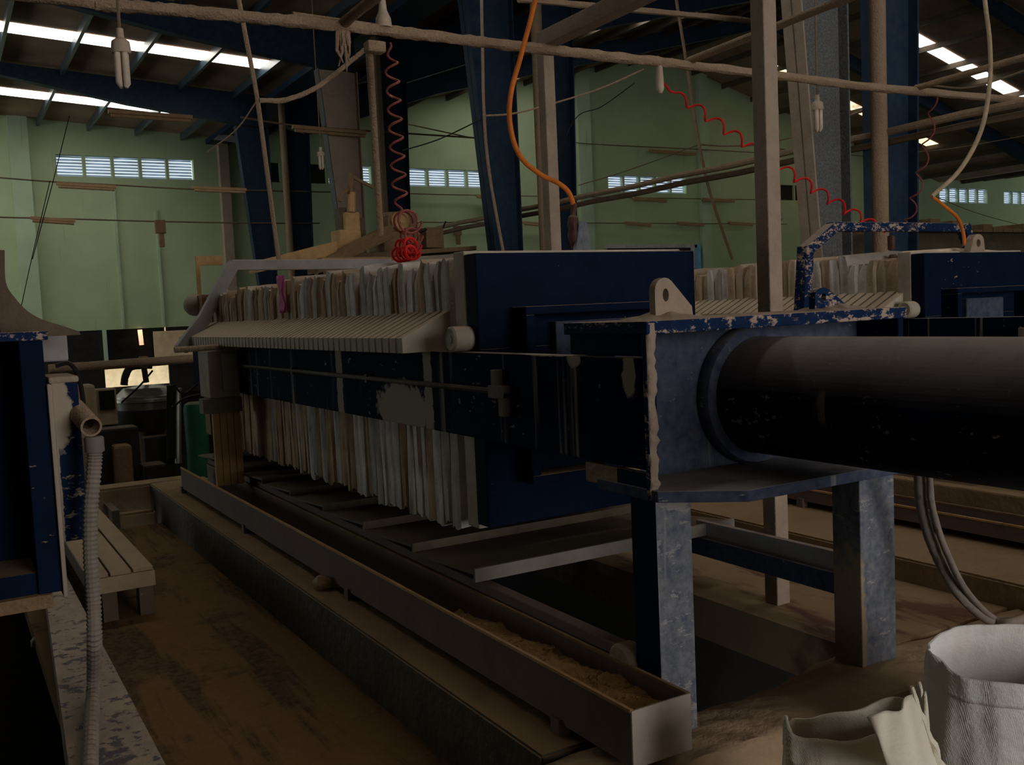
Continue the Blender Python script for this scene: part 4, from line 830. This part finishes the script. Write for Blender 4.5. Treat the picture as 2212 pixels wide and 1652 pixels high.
for i, (x0, y0, x1, y1, m_, lab) in enumerate(((110, 830, 205, 900, 'wood', 'tan crate board behind the blue rail end'), (215, 920, 300, 1000, 'dark', 'dark machine casing under the round sieve'), (250, 960, 285, 1030, 'brown', 'brown pump body on the low floor'), (312, 1000, 360, 1040, 'dark', 'black low pump right of brown pump'))):
    a, c = atY(x0, y1, 11.6-.2*i), atY(x1, y0, 11.6-.2*i); tag(MB().box(a.x, c.x, 11.6-.2*i, 11.9-.2*i, -.55, c.z).build(('crate_board', 'machine_casing', 'pump', 'low_pump')[i], m_, bev=.03), lab, 'machine part')
for i, (pts_, lab) in enumerate((([(375, 830), (395, 850), (420, 835), (450, 800)], 'looping black cable left of the grey electrical box'), ([(330, 800), (300, 835), (262, 870)], 'black cable drooping over the sieve lid'), ([(372, 880), (400, 860), (440, 850)], 'short black cable behind the green barrel'))):
    tag(MB().tube(curve([atY(x, y, 10.8 if i != 1 else 12.4) for x, y in pts_], 8), .012, 6).build('cable', 'wire_black', smooth=True), lab, 'cable')
BG = True
w = MB(); a, c = atY(302, 712, 25.86), atY(306, 745, 25.86); w.tube([a, c], .055, 8); tag(w.build('lit_tube_lamp', 'tube_lit'), 'lit orange tube lamp in the dark opening under the wall', 'lamp')
BG = False
# clutter at far right behind the right press
tag(MB().box(15.5, 24, 12.5, 13.5, -.4, 2.55).build('stacked_boards', 'wood_dark', bev=.02), 'dark stack of boards far behind the right press', 'boards')
w = MB()
for i in range(24): x = 15.6+i*.34; w.box(x, x+.30, 12.4, 13.3, 2.551, 2.60+random.uniform(0, .22))
tag(w.build('board_load', 'brown', bev=.01), 'uneven brown load lying on the far dark boards', 'boards')
# pink rag hanging on a plate
w = MB(); p = atX(608, 605, 1.93)
w.sheet(lambda u, v: Vector((1.925+.008*math.sin(v*9+u*4), p.y-.05+u*.10+.01*math.sin(v*7), p.z+.03-v*.24)), 5, 10); tag(w.build('pink_rag', 'glove', solid=.008, smooth=True), 'pink rag hanging on the cloths of the near press', 'rag')
# ---------------------------------------------------------------- woven sacks in the foreground
def sack(cx, cy, rx, ry, zb, rimf, pinch, lab, mat, seed, rot, fill):
    """an open sack: u = 0 right end, .25 back, .5 left end, .75 front; rimf(u) gives the rim height"""
    rnd = random.Random(seed); e = thing('woven_sack', (cx, cy, zb), lab, 'sack', 'woven sacks'); n = 96
    ph = [rnd.uniform(0, 6.28) for _ in range(6)]; ca, sa = math.cos(rot), math.sin(rot)
    def place(a, t, k_, z):
        sq = (abs(math.cos(a))**3+abs(math.sin(a))**3)**(-1/3); py = 1-(1-pinch)*max(0, (t-.45)/.55)**1.3; wx = 1+.06*(1-py)
        px_, py_ = math.cos(a)*rx*k_*sq**.5*wx, math.sin(a)*ry*k_*sq**.5*py
        return Vector((cx+px_*ca-py_*sa, cy+px_*sa+py_*ca, z))
    def pt(u, t, inn=0.0):
        a = u*2*math.pi; z = zb+(rimf(u)-zb)*t
        k_ = 1+.32*(1-t)*(1 if pinch < .6 else .3)+.05*math.sin(math.pi*min(1, t*1.1))+.022*math.sin(5*a+ph[2]+t*3)+.012*math.sin(11*a+ph[3]-t*5)+.008*math.sin(23*a+ph[4]+t*6)+.012*math.sin(t*17+3*a)*(1-t)
        return place(a, t, k_*(1-inn), z)
    w = MB(); w.sheet(lambda u, v: pt(u, v), n, 40, close_u=True); w.build('bag', mat, e, smooth=True, solid=.005)
    w = MB(); w.sheet(lambda u, v: pt(u, 1.0-.13*v, -.012-.008*math.sin(v*math.pi)), n, 6, close_u=True); w.build('folded_hem', mat, e, smooth=True, solid=.004)
    w = MB(); w.sheet(lambda u, v: place(u*2*math.pi, .7, .97*max(v, .001), fill+.03*(1-v)+.01*math.sin(u*31+v*9)), 32, 6, close_u=True); w.build('clay_contents', 'concrete', e, smooth=True)
    return e
def hump(u, c, w_): d = (u-c+.5) % 1-.5; return math.exp(-(d/w_)**2)
sack(2.77, 1.68, .31, .19, -.26, lambda u: .288+.05*hump(u, .30, .16)-.01*hump(u, .75, .16)+.02*hump(u, .5, .05)+.004*math.sin(u*40), .95, 'large white woven sack, open mouthed, at bottom right corner', 'sack', 3, -.50, .12)
e = sack(1.938, 1.655, .163, .13, -.26, lambda u: .305+.085*hump(u, .03, .05)+.085*hump(u, .955, .03)+.03*hump(u, .5, .035)+.05*hump(u, .13, .10)+.02*hump(u, .85, .05)-.015*hump(u, .66, .10)+.004*math.sin(u*50), .45, 'cream woven sack with pinched corners left of the large white sack', 'sack_cream', 8, -.62, .15)
A, B_, C_, D = atY(1872, 1548, 1.535), atY(1966, 1500, 1.53), atY(2046, 1690, 1.45), atY(1925, 1665, 1.44)
w = MB(); w.sheet(lambda u, v: (A*(1-u)+B_*u)*(1-v)+(D*(1-u)+C_*u)*v+Vector((0, -.022*math.sin(math.pi*u)*(1-.4*v)-.006*math.sin(u*14+v*5), .006*math.sin(u*9))), 16, 16); w.build('folded_corner', 'sack_cream', e, smooth=True, solid=.005)
w = MB(); w.tube([B_+(C_-B_)*(i/14)+Vector((.004*math.sin(i*1.7), -.004, .003*math.sin(i*2.3)))+Vector((0, 0, .022 if i == 0 else 0)) for i in range(15)], [.006]+[.010]*13+[.008], 8, .25); w.build('rolled_edge', 'sack_cream', e, smooth=True)
